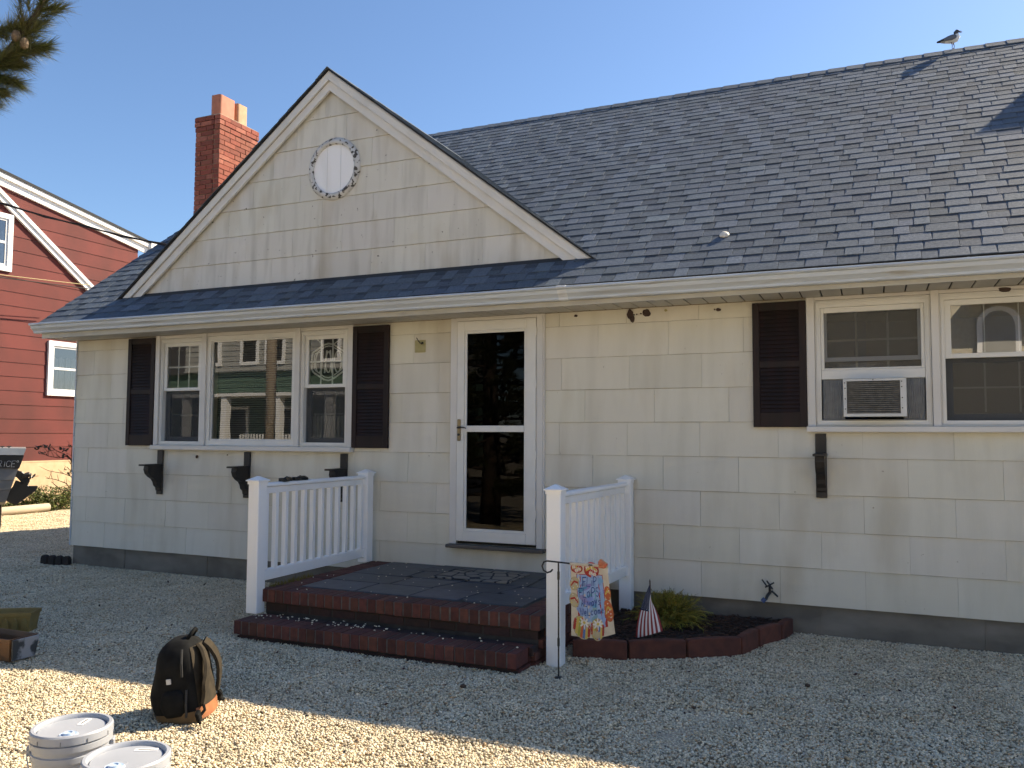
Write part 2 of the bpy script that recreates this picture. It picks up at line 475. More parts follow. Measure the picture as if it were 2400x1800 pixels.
def siding_piece(parent, m, x0, x1, z0, z1, holes=(), yb=0.0, clip=None, col=1.0):
    """one lapped asbestos shingle, thicker at its lower edge"""
    mb = MB()
    yo = rnd(-.0012, .0012)
    def yf(z): return yb - .005 - .0085*(z1 - z)/(CE) + yo
    for (a, b, c, d) in rect_minus(x0, x1, z0, z1, holes):
        if b - a < .004 or d - c < .004: continue
        poly = [(a, c), (b, c), (b, d), (a, d)]
        if clip: poly = clip(poly)
        if len(poly) < 3: continue
        if not clip and b - a > .12 and abs(c - z0) < 1e-6:
            nn_ = max(4, int((b - a)/.05)); sd_ = rnd(0, 50)
            edge = [(lerp(a, b, i/nn_), c + .0016*noise.noise(Vector((lerp(a, b, i/nn_)*9, sd_, z0)))) for i in range(nn_+1)]
            poly = edge + [(b, d), (a, d)]
        mb.prism(poly, lambda x, z: (x, yf(z), z), lambda x, z: (x, yb + .001, z))
    if mb.v:
        o = mb.build('siding_shingle', m, parent)
        o.color = (col, col*rnd(.985, 1.0), col*rnd(.96, 1.0), 1)

XMAX = 4.2
for k in range(9):
    z0 = ZB + CE*k + (.0008 if k else 0); z1 = min(ZB + CE*(k+1) - .0016, ZS - .003)
    off = (0.0 if k % 2 == 0 else PW/2) + {5: -.07, 7: .05, 6: .02, 3: .0}.get(k, 0)
    i0 = int(math.floor((XL - off)/PW)); i1 = int(math.ceil((XMAX - off)/PW))
    for i in range(i0, i1):
        jx = rnd(-.006, .006)
        jw = rnd(.0003, .0014); a = max(XL, off + i*PW + jw); b = min(XMAX, off + (i+1)*PW - jw)
        if b - a < .02: continue
        siding_piece(front_wall, M['siding'], a, b, z0 + rnd(-.001, .001), z1, OPEN, col=rnd(.93, 1.03))
# remaining wall to the right, plain courses
for k in range(9):
    z0 = ZB + CE*k; z1 = min(ZB + CE*(k+1) - .0025, ZS - .003)
    siding_piece(front_wall, M['siding'], XMAX + .003, XR, z0, z1, col=1.0)
# corner edge, side and rear walls
bx('corner_edge', M['trim_dirty'], house, XL - .004, XL + .010, -.020, .02, ZB - .002, ZS - .002)
s_ = MB()
s_.add([(XL, 0.0, ZB), (XL, YB, ZB), (XL, YB, ZS), (XL, RY, RZ - .10), (XL, 0.0, EZ + .30)], [(0,1,2,3,4)])
s_.add([(XR, 0.0, ZB), (XR, YB, ZB), (XR, YB, ZS), (XR, RY, RZ - .10), (XR, 0.0, EZ + .30)], [(4,3,2,1,0)])
s_.add([(XL, YB, ZB), (XR, YB, ZB), (XR, YB, ZS), (XL, YB, ZS)], [(3,2,1,0)])
s_.build('side_wall', M['siding'], house)
fo = MB()
fo.box(XL + .03, XR - .03, .012, YB - .02, -.3, ZB - .002)
foundation = fo.build('foundation', M['foundation'], house)
fl = MB(); fl.box(XL + .05, XR - .05, .15, YB - .03, ZB + .01, ZB + .06)
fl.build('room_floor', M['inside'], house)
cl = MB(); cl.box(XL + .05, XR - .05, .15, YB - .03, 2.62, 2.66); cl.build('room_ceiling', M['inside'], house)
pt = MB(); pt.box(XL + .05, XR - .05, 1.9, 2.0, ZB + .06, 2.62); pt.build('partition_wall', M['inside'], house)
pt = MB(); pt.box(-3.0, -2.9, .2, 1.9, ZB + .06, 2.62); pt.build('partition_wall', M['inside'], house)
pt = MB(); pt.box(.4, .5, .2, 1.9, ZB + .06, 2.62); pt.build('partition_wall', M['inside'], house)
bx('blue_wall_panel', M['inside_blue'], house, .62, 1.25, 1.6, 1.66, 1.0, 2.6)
# block seams of the foundation: shallow joints
for i, x in enumerate([-6.4, -5.2, -4.05, .9, 2.0, 3.1]):
    bx('block_joint', M['foundation'], foundation, x - .004, x + .004, .006, .012, .0, ZB - .004)

# soffit, fascia, gutter
soffit = bx('soffit', M['roof_deck'], house, -7.32, XR + .08, -.388, -.001, ZS + .012, ZS + .03)
px_ = -7.318
while px_ < 4.4:
    wd = .1452
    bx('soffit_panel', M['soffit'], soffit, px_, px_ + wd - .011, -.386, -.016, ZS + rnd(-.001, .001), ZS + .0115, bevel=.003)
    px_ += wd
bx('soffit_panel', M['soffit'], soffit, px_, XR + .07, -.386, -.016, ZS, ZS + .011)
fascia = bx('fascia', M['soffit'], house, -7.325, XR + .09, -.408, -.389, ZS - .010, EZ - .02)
GUT = [(-.409, 2.742), (-.409, 2.634), (-.462, 2.634), (-.468, 2.640), (-.470, 2.655), (-.484, 2.672), (-.502, 2.684), (-.508, 2.700), (-.508, 2.712), (-.532, 2.718), (-.538, 2.727), (-.533, 2.738), (-.508, 2.744), (-.510, 2.735), (-.500, 2.722), (-.496, 2.694), (-.470, 2.672), (-.462, 2.645), (-.415, 2.645), (-.415, 2.742)]
def gutter_seg(name, x0, x1, parent, grow=0.0, m='trim_dirty'):
    cy, cz = -.46, 2.69
    P = [(cy + (y-cy)*(1+grow), cz + (z-cz)*(1+grow)) for y, z in GUT]
    # the gutter sags a touch towards the right like the real one
    sag = lambda x: -.022*max(0, min(1, (x + 7.4)/9.6))
    n = max(2, int((x1-x0)/.8))
    mb = MB()
    rings = []
    for i in range(n+1):
        x = lerp(x0, x1, i/n)
        rings.append([(x, y, z + sag(x) + .0025*noise.noise(Vector((x*1.3, 0, 0)))) for y, z in P])
    mb.loft(rings)
    return mb.build(name, M[m], parent, smooth=25)
gutter = gutter_seg('gutter', -7.385, XR + .12, house)
gutter_seg('gutter_joint', -1.055, -.975, gutter, .06, 'lead_white')
for x in (-4.55, 1.32, 1.9):
    gutter_seg('gutter_strap', x, x + .012, gutter, .03)
e_ = MB()
cap = [(-.409, 2.742), (-.409, 2.634), (-.462, 2.634), (-.470, 2.655), (-.484, 2.672), (-.502, 2.684), (-.508, 2.716), (-.530, 2.722), (-.530, 2.740)]
e_.prism(cap, lambda y, z: (-7.388, y, z), lambda y, z: (-7.384, y, z)); e_.build('gutter_end', M['trim_dirty'], gutter)

# ---- main roof
NUP = Vector((0, -ST, CT)); UPS = Vector((0, CT, ST))
RX0, RX1 = -7.335, XR + .12
def rp(x, s, h=0.0):
    return Vector((x, EY, EZ)) + UPS*s + NUP*h
SL = (RY - EY)/CT
rm = MB()
ry2 = 2*RY - EY
def bp(x, s, h=0.0):
    p = rp(x, s, h); return Vector((p.x, 2*RY - p.y, p.z))
rm.loft([[rp(x, 0, 0), rp(x, SL, 0), bp(x, 0, 0), bp(x, 0, -.03), rp(x, SL, -.034), rp(x, 0, -.03)] for x in (RX0, RX1)])
roof = rm.build('roof', M['roof_deck'], house)
bs = MB(); bs.loft([[bp(x, SL, .002), bp(x, SL, .012), bp(x, -.02, .012), bp(x, -.02, .002)] for x in (RX0, RX1)], col=1.0)
bs.build('rear_slope', M['shingle'], roof)
# white drip edge / rake board at the left end
rk = MB(); rk.loft([[rp(RX0 + .004, s, -.030), rp(RX0 + .024, s, -.030), rp(RX0 + .024, s, -.13), rp(RX0 + .004, s, -.13)] for s in (.08, SL)])
rk.build('end_rake_board', M['trim_dirty'], house)

GX, GZ, GY = -3.68, 5.203, -0.105       # gable ridge X, its height, front edge of its roof
GS = 0.774        # slope of the gable roof (right)
def gable_z(x):  return GZ - GS*abs(x - GX)
def under_gable(x, y, z):
    return y > GY + .02 and z < gable_z(x) - .16
EXPO = 0.1429
# one shingle tab: unit wide, thicker at its lower edge
def tab_mesh(name, t, sl, band):
    """top face split in two: the laminated thin layer carries its darker printed band near the course above"""
    mb = MB()
    LL, Lm = .185, .098
    g0 = .0026
    zt = lambda y: lerp(g0 + t, .0015, y/LL)
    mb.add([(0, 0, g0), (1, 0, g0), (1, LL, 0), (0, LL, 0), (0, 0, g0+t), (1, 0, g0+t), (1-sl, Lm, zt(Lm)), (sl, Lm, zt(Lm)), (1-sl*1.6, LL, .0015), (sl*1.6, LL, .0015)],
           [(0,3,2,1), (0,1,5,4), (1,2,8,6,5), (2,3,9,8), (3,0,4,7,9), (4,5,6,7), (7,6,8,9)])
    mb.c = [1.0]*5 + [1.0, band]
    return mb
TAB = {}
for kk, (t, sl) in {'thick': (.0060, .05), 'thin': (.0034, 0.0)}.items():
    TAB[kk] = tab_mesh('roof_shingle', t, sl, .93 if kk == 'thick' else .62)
tabme = {}
for kk in TAB:
    me = TAB[kk].mesh('roof_shingle'); me.materials.append(M['shingle']); tabme[kk] = me
tabs = []
nC = int(SL/EXPO)
for k in range(nC + 1):
    x = RX0 + rnd(0, .1) * 0
    s0 = k*EXPO - .012
    kind = random.choice(['thick', 'thin'])
    x = RX0
    while x < 3.9:
        wd = rnd(.10, .27) if kind == 'thick' else rnd(.07, .20)
        if x + wd > 3.9: wd = 3.9 - x + .001
        shade = rnd(.88, 1.20) if kind == 'thick' else rnd(.74, 1.0)
        if random.random() < .06: shade *= 1.18
        s1 = s0 + rnd(-.0025, .0025)
        P = rp(x + wd/2, s1 + .07)
        if s1 + .185 < SL + .05 and not under_gable(x + wd/2, P.y, P.z) or (s1 + .185 >= SL + .05 and s1 < SL - .03):
            d = P - CAM; zz = d.dot(fwd)
            area = 0
            if zz > 0 and in_frame(P, 0.0):
                vd = d.normalized(); area = wd*EXPO*abs(vd.dot(NUP))/(d.length**2)
            tabs.append((area, x, wd, s1, kind, shade, rnd(-.0006, .0008)))
        x += wd
        kind = 'thin' if kind == 'thick' and random.random() < .75 else 'thick'
tabs.sort(key=lambda t: -t[0])
BAS = Matrix(((1,0,0,0),(0,CT,-ST,0),(0,ST,CT,0),(0,0,0,1)))
many = MB()
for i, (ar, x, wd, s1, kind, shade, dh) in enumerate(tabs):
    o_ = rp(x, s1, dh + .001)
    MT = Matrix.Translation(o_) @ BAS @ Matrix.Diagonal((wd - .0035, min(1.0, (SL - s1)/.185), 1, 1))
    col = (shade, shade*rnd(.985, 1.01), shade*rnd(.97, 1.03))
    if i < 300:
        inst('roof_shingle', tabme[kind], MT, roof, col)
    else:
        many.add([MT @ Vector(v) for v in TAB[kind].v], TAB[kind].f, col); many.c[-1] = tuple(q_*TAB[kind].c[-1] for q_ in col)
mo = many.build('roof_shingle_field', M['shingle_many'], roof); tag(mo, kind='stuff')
# right-hand remainder out of the picture: plain courses
pc = MB()
for k in range(nC + 1):
    s1 = k*EXPO - .012
    pc.add([rp(3.9, s1, .004), rp(RX1, s1, .004), rp(RX1, min(SL, s1+.185), 0.002), rp(3.9, min(SL, s1+.185), 0.002), rp(3.9, s1, .010), rp(RX1, s1, .010), rp(RX1, min(SL, s1+.185), .004), rp(3.9, min(SL, s1+.185), .004)],
           [(0,3,2,1),(4,5,6,7),(0,1,5,4),(1,2,6,5),(2,3,7,6),(3,0,4,7)], 1.0)
tag(pc.build('roof_shingle_field', M['shingle_many'], roof), kind='stuff')
# ridge caps
capm = MB()
for sgn in (1,):
    hw = .15
    pr_ = [(-hw*CT, -hw*ST), (0, 0.0), (hw*CT, -hw*ST)]
    a = [(0, y, z + .004) for y, z in pr_]; b = [(.30, y*.97, z + .001) for y, z in pr_]
    up_ = .011
    A = a + [(p[0], p[1]*1.01, p[2] + up_) for p in a[::-1]]
    B = b + [(p[0], p[1], p[2] + .004) for p in b[::-1]]
    capm.loft([A, B], col=1.0)
cme = capm.mesh('ridge_cap'); cme.materials.append(M['shingle'])
xx = 3.4
ci_ = 0
while xx > -7.35:
    sh = rnd(.8, 1.1)
    # butt end faces left, each cap laps the one on its left
    inst('ridge_cap', cme, Matrix.Translation((xx - .21, RY, RZ + .012 + rnd(-.0015, .0015))) @ Matrix.Rotation(rnd(-.008, .008), 4, 'Z'), roof, (sh, sh, sh*1.02))
    xx -= .21
rc = MB(); rc.loft([[(x, RY - .12, RZ - .085), (x, RY, RZ + .014), (x, RY + .12, RZ - .085)] for x in (3.4, RX1)], col=1.0); rc.build('ridge_strip', M['shingle'], roof)

# ---- front gable
gw = MB()
def gpoly(z0, z1, inset):
    """cross section of the gable between two heights, inset from the roof line"""
    hx0 = (GZ - inset - z0)/GS; hx1 = max(0.0, (GZ - inset - z1)/GS)
    if hx0 <= 0: return []
    p = [(GX - hx0, z0), (GX + hx0, z0)]
    if hx1 > 0: p += [(GX + hx1, z1), (GX - hx1, z1)]
    else: p += [(GX, GZ - inset)]
    return p
gp = gpoly(2.95, 9, .07)
gw.prism(gp, lambda x, z: (x, -.006, z), lambda x, z: (x, .1, z))
gable_wall = gw.build('gable_wall', M['paper'], house)
gz_ = 3.333
levels = [3.333 - CE, 3.333, 3.612, 3.892, 4.172, 4.452, 4.735, 5.02]
def clip_half(poly, f):
    out = []
    for i in range(len(poly)):
        p, q = poly[i], poly[(i+1) % len(poly)]
        fp, fq = f(p), f(q)
        if fp >= 0: out.append(p)
        if fp*fq < 0:
            t = fp/(fp - fq); out.append((lerp(p[0], q[0], t), lerp(p[1], q[1], t)))
    return out
def gclip(poly):
    poly = clip_half(poly, lambda p: (GZ - .09 - p[1]) - GS*(p[0] - GX))
    if len(poly) < 3: return []
    return clip_half(poly, lambda p: (GZ - .09 - p[1]) + GS*(p[0] - GX))
for k in range(len(levels) - 1):
    z0, z1 = levels[k] + .0008, levels[k+1] - .0018
    off = GX + .49 + (0 if k % 2 == 0 else PW/2) + rnd(-.05, .05)
    for i in range(-6, 7):
        jw = rnd(.0003, .0013); a, b = off + i*PW + jw, off + (i+1)*PW - jw
        siding_piece(gable_wall, M['siding_gable'], a, b, z0, z1, yb=-.007, clip=gclip, col=rnd(.94, 1.04))
# rake boards (two steps) on each side
for sgn, nm in ((-1, 'l'), (1, 'r')):
    def gpnt(t, d, y):       # t: along the slope (horizontal run from the ridge), d: vertical drop below the roof line
        return (GX + sgn*t, y, GZ - GS*t - d)
    zb = 3.035
    for (d0, d1, y0, y1) in ((.0165, .114, GY + .012, GY + .032), (.116, .215, GY + .036, GY + .062)):
        tb0 = (GZ - d0 - zb)/GS; tb1 = (GZ - d1 - zb)/GS
        a, b = (0, d0), (0, d1)
        poly = [(0, d0), (tb0, d0), (tb1, d1), (0, d1)]
        mb = MB()
        mb.prism(poly, lambda t, d: gpnt(t, d, y0), lambda t, d: gpnt(t, d, y1))
        mb.build('rake_board', M['rake'], house)
    mb = MB()
    poly = [(0, .0), (2.845, .0), (2.83, .016), (0, .016)]
    mb.prism(poly, lambda t, d: gpnt(t, d, GY + .004), lambda t, d: gpnt(t, d, GY + .06))
    mb.build('rake_drip_edge', M['drip'], house)
# gable roof: two slopes running back to the main roof
gt = math.atan(GS); gc, gs_ = math.cos(gt), math.sin(gt)
gr = MB()
for sgn in (-1, 1):
    N_ = 12
    fr, bk = [], []
    for i in range(N_+1):
        t = 2.84*i/N_
        z = GZ - GS*t
        fr.append(Vector((GX + sgn*t, GY + .002, z))); bk.append(Vector((GX + sgn*t, EY + (z - EZ)/TT + .06, z)))
    gr.add(fr + bk, [(i, i+1, N_+2+i, N_+1+i) for i in range(N_)] )
    gr.add([p - Vector((0,0,.025)) for p in fr + bk], [(i, i+1, N_+2+i, N_+1+i) for i in range(N_)])
gable_roof = gr.build('gable_roof', M['roof_deck'], house)
gm = MB()
GL = 2.845/gc
for sgn in (-1, 1):
    nk = int(GL/EXPO)
    for k in range(nk + 1):
        s0 = GL - k*EXPO + .010          # distance from the ridge to the butt
        s1 = max(0.0, s0 - .185)
        def q(s, y, h): return Vector((GX + sgn*(s*gc + h*gs_), y, GZ - s*gs_ + h*gc))
        zc = GZ - s0*gs_
        y0, y1 = GY - .012 + rnd(-.004, .004), EY + (GZ - (s0 + s1)/2*gs_ - EZ)/TT + .03
        y = y0
        kind = random.random() < .5
        while y < y1:
            wd = min(rnd(.1, .27), y1 - y + .001)
            t = .0055 if kind else .003
            sh = rnd(.85, 1.2) if kind else rnd(.68, 1.0)
            hb = rnd(0, .0015)
            gm.add([q(s0, y, .004+hb), q(s0, y+wd-.003, .004+hb), q(s1, y+wd-.003, .001), q(s1, y, .001), q(s0, y, .0045+t+hb), q(s0, y+wd-.003, .0045+t+hb), q(s1, y+wd-.003, .003), q(s1, y, .003)],
                   [(0,3,2,1),(4,5,6,7),(0,1,5,4),(1,2,6,5),(2,3,7,6),(3,0,4,7)], (sh, sh, sh*1.01))
            y += wd; kind = not kind
tag(gm.build('roof_shingle_field', M['shingle_many'], gable_roof), kind='stuff')
gcap = MB(); hw = .14
rings = []
gcap.loft([[(GX - hw*gc, y, GZ - hw*gs_ + .012), (GX, y, GZ + .016), (GX + hw*gc, y, GZ - hw*gs_ + .012), (GX + hw*gc, y, GZ - hw*gs_), (GX, y, GZ + .004), (GX - hw*gc, y, GZ - hw*gs_)] for y in (GY - .014, 2.75)], col=1.0)
gcap.build('ridge_cap', M['shingle'], gable_roof)

# round louvred vent in the gable
vent = thing_vent = None
VX, VZ = -3.636, 4.185
vr = MB()
rx_o, rz_o, rx_i, rz_i = .312, .318, .247, .250
n = 48
ringo = []
for i in range(n):
    a = 2*math.pi*i/n
    c, s = math.cos(a), math.sin(a)
    j = .006*noise.noise(Vector((c*3, s*3, 2)))
    ringo.append([(VX + c*(rx_i), -.020, VZ + s*(rz_i)), (VX + c*rx_i*1.01, -.045, VZ + s*rz_i*1.01), (VX + c*(rx_i*1.12), -.056 + j, VZ + s*(rz_i*1.12)), (VX + c*(rx_o*.93 + j), -.046 + j, VZ + s*(rz_o*.93 + j)), (VX + c*(rx_o + j), -.030, VZ + s*(rz_o + j)), (VX + c*rx_o, -.012, VZ + s*rz_o)])
vv = [p for r_ in ringo for p in r_]
m6 = 6
vf = [(i*m6+k, ((i+1) % n)*m6+k, ((i+1) % n)*m6+k+1, i*m6+k+1) for i in range(n) for k in range(m6-1)]
M['peel'] = mat('peeling_paint', (0.62,0.63,0.63), (0.50,0.50,0.49), 0.7, 10, spots=((0.06,0.055,0.05), 26, .55), bump=.8, bscale=40)
vring = vr.add(vv, vf).build('vent_frame', M['peel'], house, smooth=True)
for a, b in ((-.247, -.087), (-.083, .077), (.081, .247)):
    mb = MB()
    pl = []
    for i in range(9):
        x = lerp(a, b, i/8); pl.append((VX + x, VZ + .25*math.sqrt(max(0, 1 - (x/.249)**2))))
    for i in range(9):
        x = lerp(b, a, i/8); pl.append((VX + x, VZ - .25*math.sqrt(max(0, 1 - (x/.249)**2))))
    mb.prism(pl, lambda x, z: (x, -.026, z), lambda x, z: (x, -.018, z))
    mb.build('vent_board', M['vinyl'], vring)

# ------------------------------------------------------------------ windows
def casing_board(x0, x1, z0, z1, y0=-.036, name='casing_board', m='trim'):
    return bx(name, M[m], house, x0, x1, y0, .0, z0, z1, bevel=.002)
def frame_ring(mb, x0, x1, z0, z1, wl_, wr, wt, wb, y0, y1):
    mb.box(x0, x0 + wl_, y0, y1, z0, z1); mb.box(x1 - wr, x1, y0, y1, z0, z1)
    mb.box(x0 + wl_, x1 - wr, y0, y1, z1 - wt, z1); mb.box(x0 + wl_, x1 - wr, y0, y1, z0, z0 + wb)
    return mb
def pane(parent, x0, x1, z0, z1, y, m='glass'):
    return MB().add([(x0, y, z0), (x1, y, z0), (x1, y, z1), (x0, y, z1)], [(0,1,2,3)]).build('pane', M[m], parent)
def muntins(parent, x0, x1, z0, z1, y, cols, rows, m='sash', w_=.012):
    for i in range(1, cols):
        x = lerp(x0, x1, i/cols); bx('muntin', M[m], parent, x - w_/2, x + w_/2, y, y + .006, z0, z1)
    for j in range(1, rows):
        z = lerp(z0, z1, j/rows); bx('muntin', M[m], parent, x0, x1, y - .0015, y + .004, z - w_/2, z + w_/2)
M['grey_sash'] = mat('grey_grille', (0.30,0.31,0.32), rough=.5)
M['screen_frame'] = mat('grey_screen_frame', (0.16,0.165,0.17), rough=.5)

def double_hung(x0, x1, z0, z1, zm, label, upper_glass='glass'):
    """outer frame, upper sash in front, lower sash set back behind an insect screen"""
    mb = MB()
    frame_ring(mb, x0, x1, z0, z1, .035, .035, .045, .04, -.012, .10)
    frame_ring(mb, x0 + .012, x1 - .012, z0 + .014, z1 - .014, .012, .012, .012, .012, -.020, -.013)
    wdw = mb.build('window', M['sash'], house); tag(wdw, label)
    fx0, fx1 = x0 + .036, x1 - .036
    us = MB(); frame_ring(us, fx0, fx1, zm - .001, z1 - .046, .042, .042, .04, .034, .004, .034)
    us.build('upper_sash', M['sash'], wdw, bevel=.002)
    pane(wdw, fx0 + .04, fx1 - .04, zm + .03, z1 - .085, .020, upper_glass)
    ls = MB(); frame_ring(ls, fx0, fx1, z0 + .041, zm - .002, .05, .03, .03, .05, .050, .078)
    ls.build('lower_sash', M['screen_frame'], wdw)
    pane(wdw, fx0 + .048, fx1 - .028, z0 + .088, zm - .03, .062)
    sc = MB(); sc.add([(fx0, .036, z0 + .041), (fx1, .036, z0 + .041), (fx1, .036, zm - .002), (fx0, .036, zm - .002)], [(0,1,2,3)])
    sc.build('insect_screen', M['screen'], wdw)
    return wdw, (fx0, fx1)

# triple window left of the door
casing_board(-5.980, -5.922, 1.384, 2.588); casing_board(-5.312, -5.247, 1.384, 2.588, -.040)
casing_board(-4.071, -4.010, 1.384, 2.588, -.040); casing_board(-3.432, -3.370, 1.384, 2.588)
for a, b in ((-5.921, -5.313), (-5.246, -4.072), (-4.009, -3.433)):
    casing_board(a, b, 2.553, 2.588, -.030)
bx('window_sill', M['trim'], house, -5.985, -3.355, -.075, .0, 1.336, 1.383, bevel=.004)
w1, e1 = double_hung(-5.920, -5.314, 1.386, 2.551, 1.978, 'narrow sash window at the left of the triple window')
muntins(w1, -5.845, -5.390, 2.010, 2.468, .024, 3, 2, w_=.018)
muntins(w1, -5.80, -5.41, 1.475, 1.95, .066, 3, 2, 'grey_sash')
w3, e3 = double_hung(-4.008, -3.434, 1.386, 2.551, 1.978, 'narrow sash window with leaded ornament and lace half curtain')
muntins(w3, -3.93, -3.51, 2.010, 2.468, .024, 3, 2, w_=.016)
muntins(w3, -3.90, -3.50, 1.475, 1.95, .066, 3, 2, 'grey_sash')
# leaded ornament hanging in the upper sash
orn = MB()
def ring2(pts, r): orn.tube([(x, .040, z) for x, z in pts], r, 6)
cx_, cz_ = -3.712, 2.245
hexo = [(cx_ + a, cz_ + b) for a, b in ((-.20,.06),(-.19,.09),(-.06,.165),(0,.178),(.06,.165),(.19,.09),(.20,.06),(.20,-.08),(.18,-.11),(.05,-.185),(0,-.195),(-.05,-.185),(-.18,-.11),(-.20,-.08),(-.20,.06))]
ring2(hexo, .009); ring2([(cx_ + (x-cx_)*.86, cz_ + (z-cz_)*.86) for x, z in hexo], .005)
for dx in (-.115, 0.0, .115):
    ring2([(cx_ + dx + .042*math.cos(t)*(1 if dx else .8), cz_ - .01 + .105*math.sin(t)) for t in [i*math.pi/8 for i in range(17)]], .007)
for a in (-1, 1):
    ring2([(cx_ + a*.14, cz_ + .22), (cx_ + a*.06, cz_ + .165)], .005)
    ring2([(cx_ + a*.045, cz_ - .12), (cx_ + a*.02, cz_ + .11)], .008)
orn.build('leaded_ornament', M['came'], w3)
cu = MB()
for i in range(40):
    x = lerp(-3.93, -3.49, i/39)
    cu.v.append((x, .10 + .012*math.sin(i*1.7), 1.44)); cu.v.append((x, .10 + .010*math.sin(i*1.7), 1.70 + .006*math.sin(i*2.3)))
cu.f = [(2*i, 2*i+2, 2*i+3, 2*i+1) for i in range(39)]; cu.c = [None]*39
cu.build('lace_curtain', M['curtain'], w3)
# picture window
pw = MB()
frame_ring(pw, -5.245, -4.073, 1.386, 2.551, .045, .045, .045, .055, -.016, .10)
pwo = pw.build('window', M['sash'], house); tag(pwo, 'large fixed picture window between two narrow sashes')
f2 = MB(); frame_ring(f2, -5.199, -4.119, 1.442, 2.505, .014, .014, .014, .014, .004, .03); f2.build('glazing_bead', M['sash'], pwo)
pane(pwo, -5.186, -4.132, 1.455, 2.492, .018)

M['blind'] = mat('blind_slat', (0.17,0.175,0.175), rough=.6)
bl_ = MB()
for i in range(44):
    z = 1.46 + i*.0236
    bl_.add([(-5.18, .075, z), (-4.135, .075, z), (-4.135, .092, z + .016), (-5.18, .092, z + .016)], [(0,1,2,3)])
bl_.build('blind', M['blind'], pwo)

# right pair: air-conditioner window and its neighbour
casing_board(.834, .893, 1.587, 2.588); casing_board(1.700, 1.752, 1.587, 2.588, -.040); casing_board(2.560, 2.620, 1.587, 2.588)
for a, b in ((.894, 1.699), (1.753, 2.559)):
    casing_board(a, b, 2.562, 2.588, -.030)
bx('window_sill', M['trim'], house, .826, 2.632, -.080, .0, 1.543, 1.586, bevel=.004)
mb = MB()
frame_ring(mb, .895, 1.698, 1.589, 2.560, .040, .040, .055, .042, -.012, .10)
frame_ring(mb, .908, 1.685, 1.600, 2.548, .012, .012, .012, .012, -.022, -.013)
w4 = mb.build('window', M['sash'], house); tag(w4, 'sash window raised over the grey air conditioner')
us = MB(); frame_ring(us, .936, 1.657, 2.022, 2.504, .024, .024, .040, .012, .000, .034); us.build('upper_sash', M['sash'], w4, bevel=.002)
rl = MB(); rl.box(.936, 1.657, -.004, .05, 1.948, 2.021); rl.build('meeting_rail', M['sash'], w4, bevel=.003)
sf = MB(); frame_ring(sf, .961, 1.632, 2.084, 2.464, .020, .020, .004, .034, .014, .030); sf.build('storm_frame', M['screen_frame'], w4)
pane(w4, .962, 1.631, 2.034, 2.462, .036)
sc = MB(); sc.add([(.962, .031, 2.034), (1.631, .031, 2.034), (1.631, .031, 2.462), (.962, .031, 2.462)], [(0,1,2,3)]); sc.build('insect_screen', M['screen'], w4)
muntins(w4, .97, 1.63, 2.04, 2.46, .046, 3, 2, 'grey_sash', .016)
M['accordion'] = mat('accordion_panel', (0.33,0.34,0.35), (0.27,0.28,0.29), .5, 20)
for a, b in ((.945, 1.100), (1.505, 1.650)):
    mb = MB(); nn = 24
    top = [(lerp(a, b, i/nn), .010 + (.010 if i % 2 else 0)) for i in range(nn+1)]
    mb.v = [(x, y, 1.64) for x, y in top] + [(x, y, 1.945) for x, y in top]
    mb.f = [(i, i+1, nn+2+i, nn+1+i) for i in range(nn)]; mb.c = [None]*nn
    mb.build('accordion_panel', M['accordion'], w4)
bx('lower_track', M['screen_frame'], w4, .936, 1.657, .0, .05, 1.632, 1.640)
w5, e5 = double_hung(1.754, 2.557, 1.589, 2.560, 2.085, 'sash window at the right edge beside the air conditioner', 'glass_bright')
muntins(w5, 1.83, 2.48, 1.69, 2.05, .066, 3, 2, 'grey_sash')
muntins(w5, 1.83, 2.48, 2.125, 2.475, .024, 3, 1, 'grey_sash', .008)

# ------------------------------------------------------------------ shutters
lme = MB().add([(0,-.009,0),(1,-.009,0),(1,.004,.030),(0,.004,.030),(0,-.0115,.003),(1,-.0115,.003),(1,.0015,.033),(0,.0015,.033)], [(0,3,2,1),(4,5,6,7),(0,1,5,4),(1,2,6,5),(2,3,7,6),(3,0,4,7)]).mesh('louver')
lme.materials.append(M['shutter'])
def shutter(x0, x1, z0, z1, label):
    mb = MB()
    st = .052
    y0, y1 = -.046, -.015
    mb.box(x0, x0 + st, y0, y1, z0, z1); mb.box(x1 - st, x1, y0, y1, z0, z1)
    H_ = z1 - z0
    zmid = z0 + H_*.50
    bars = [(z0, z0 + .115), (zmid - .025, zmid + .025), (z1 - .065, z1)]
    for a, b in bars: mb.box(x0 + st, x1 - st, y0 + .004, y1, a, b)
    mb.box(x0 + st, x1 - st, y1 - .004, y1, z0, z1)
    sh = mb.build('shutter', M['shutter'], house, bevel=.0015); tag(sh, label)
    for a, b in ((bars[0][1], bars[1][0]), (bars[1][1], bars[2][0])):
        n_ = int(round((b - a)/.033)); dz = (b - a)/n_
        for i in range(n_):
            inst('louver', lme, Matrix.Translation((x0 + st + .001, y0 + .017, a + i*dz)) @ Matrix.Diagonal((x1 - x0 - 2*st - .002, 1, 1, 1)) , sh)
shutter(-6.388, -5.984, 1.376, 2.572, 'dark brown louvred shutter left of the triple window')
shutter(-3.366, -2.955, 1.379, 2.567, 'dark brown louvred shutter between triple window and door')
shutter(.429, .830, 1.581, 2.566, 'dark brown louvred shutter left of the air conditioner window')
shutter(2.625, 3.03, 1.581, 2.566, 'dark brown louvred shutter at the far right')

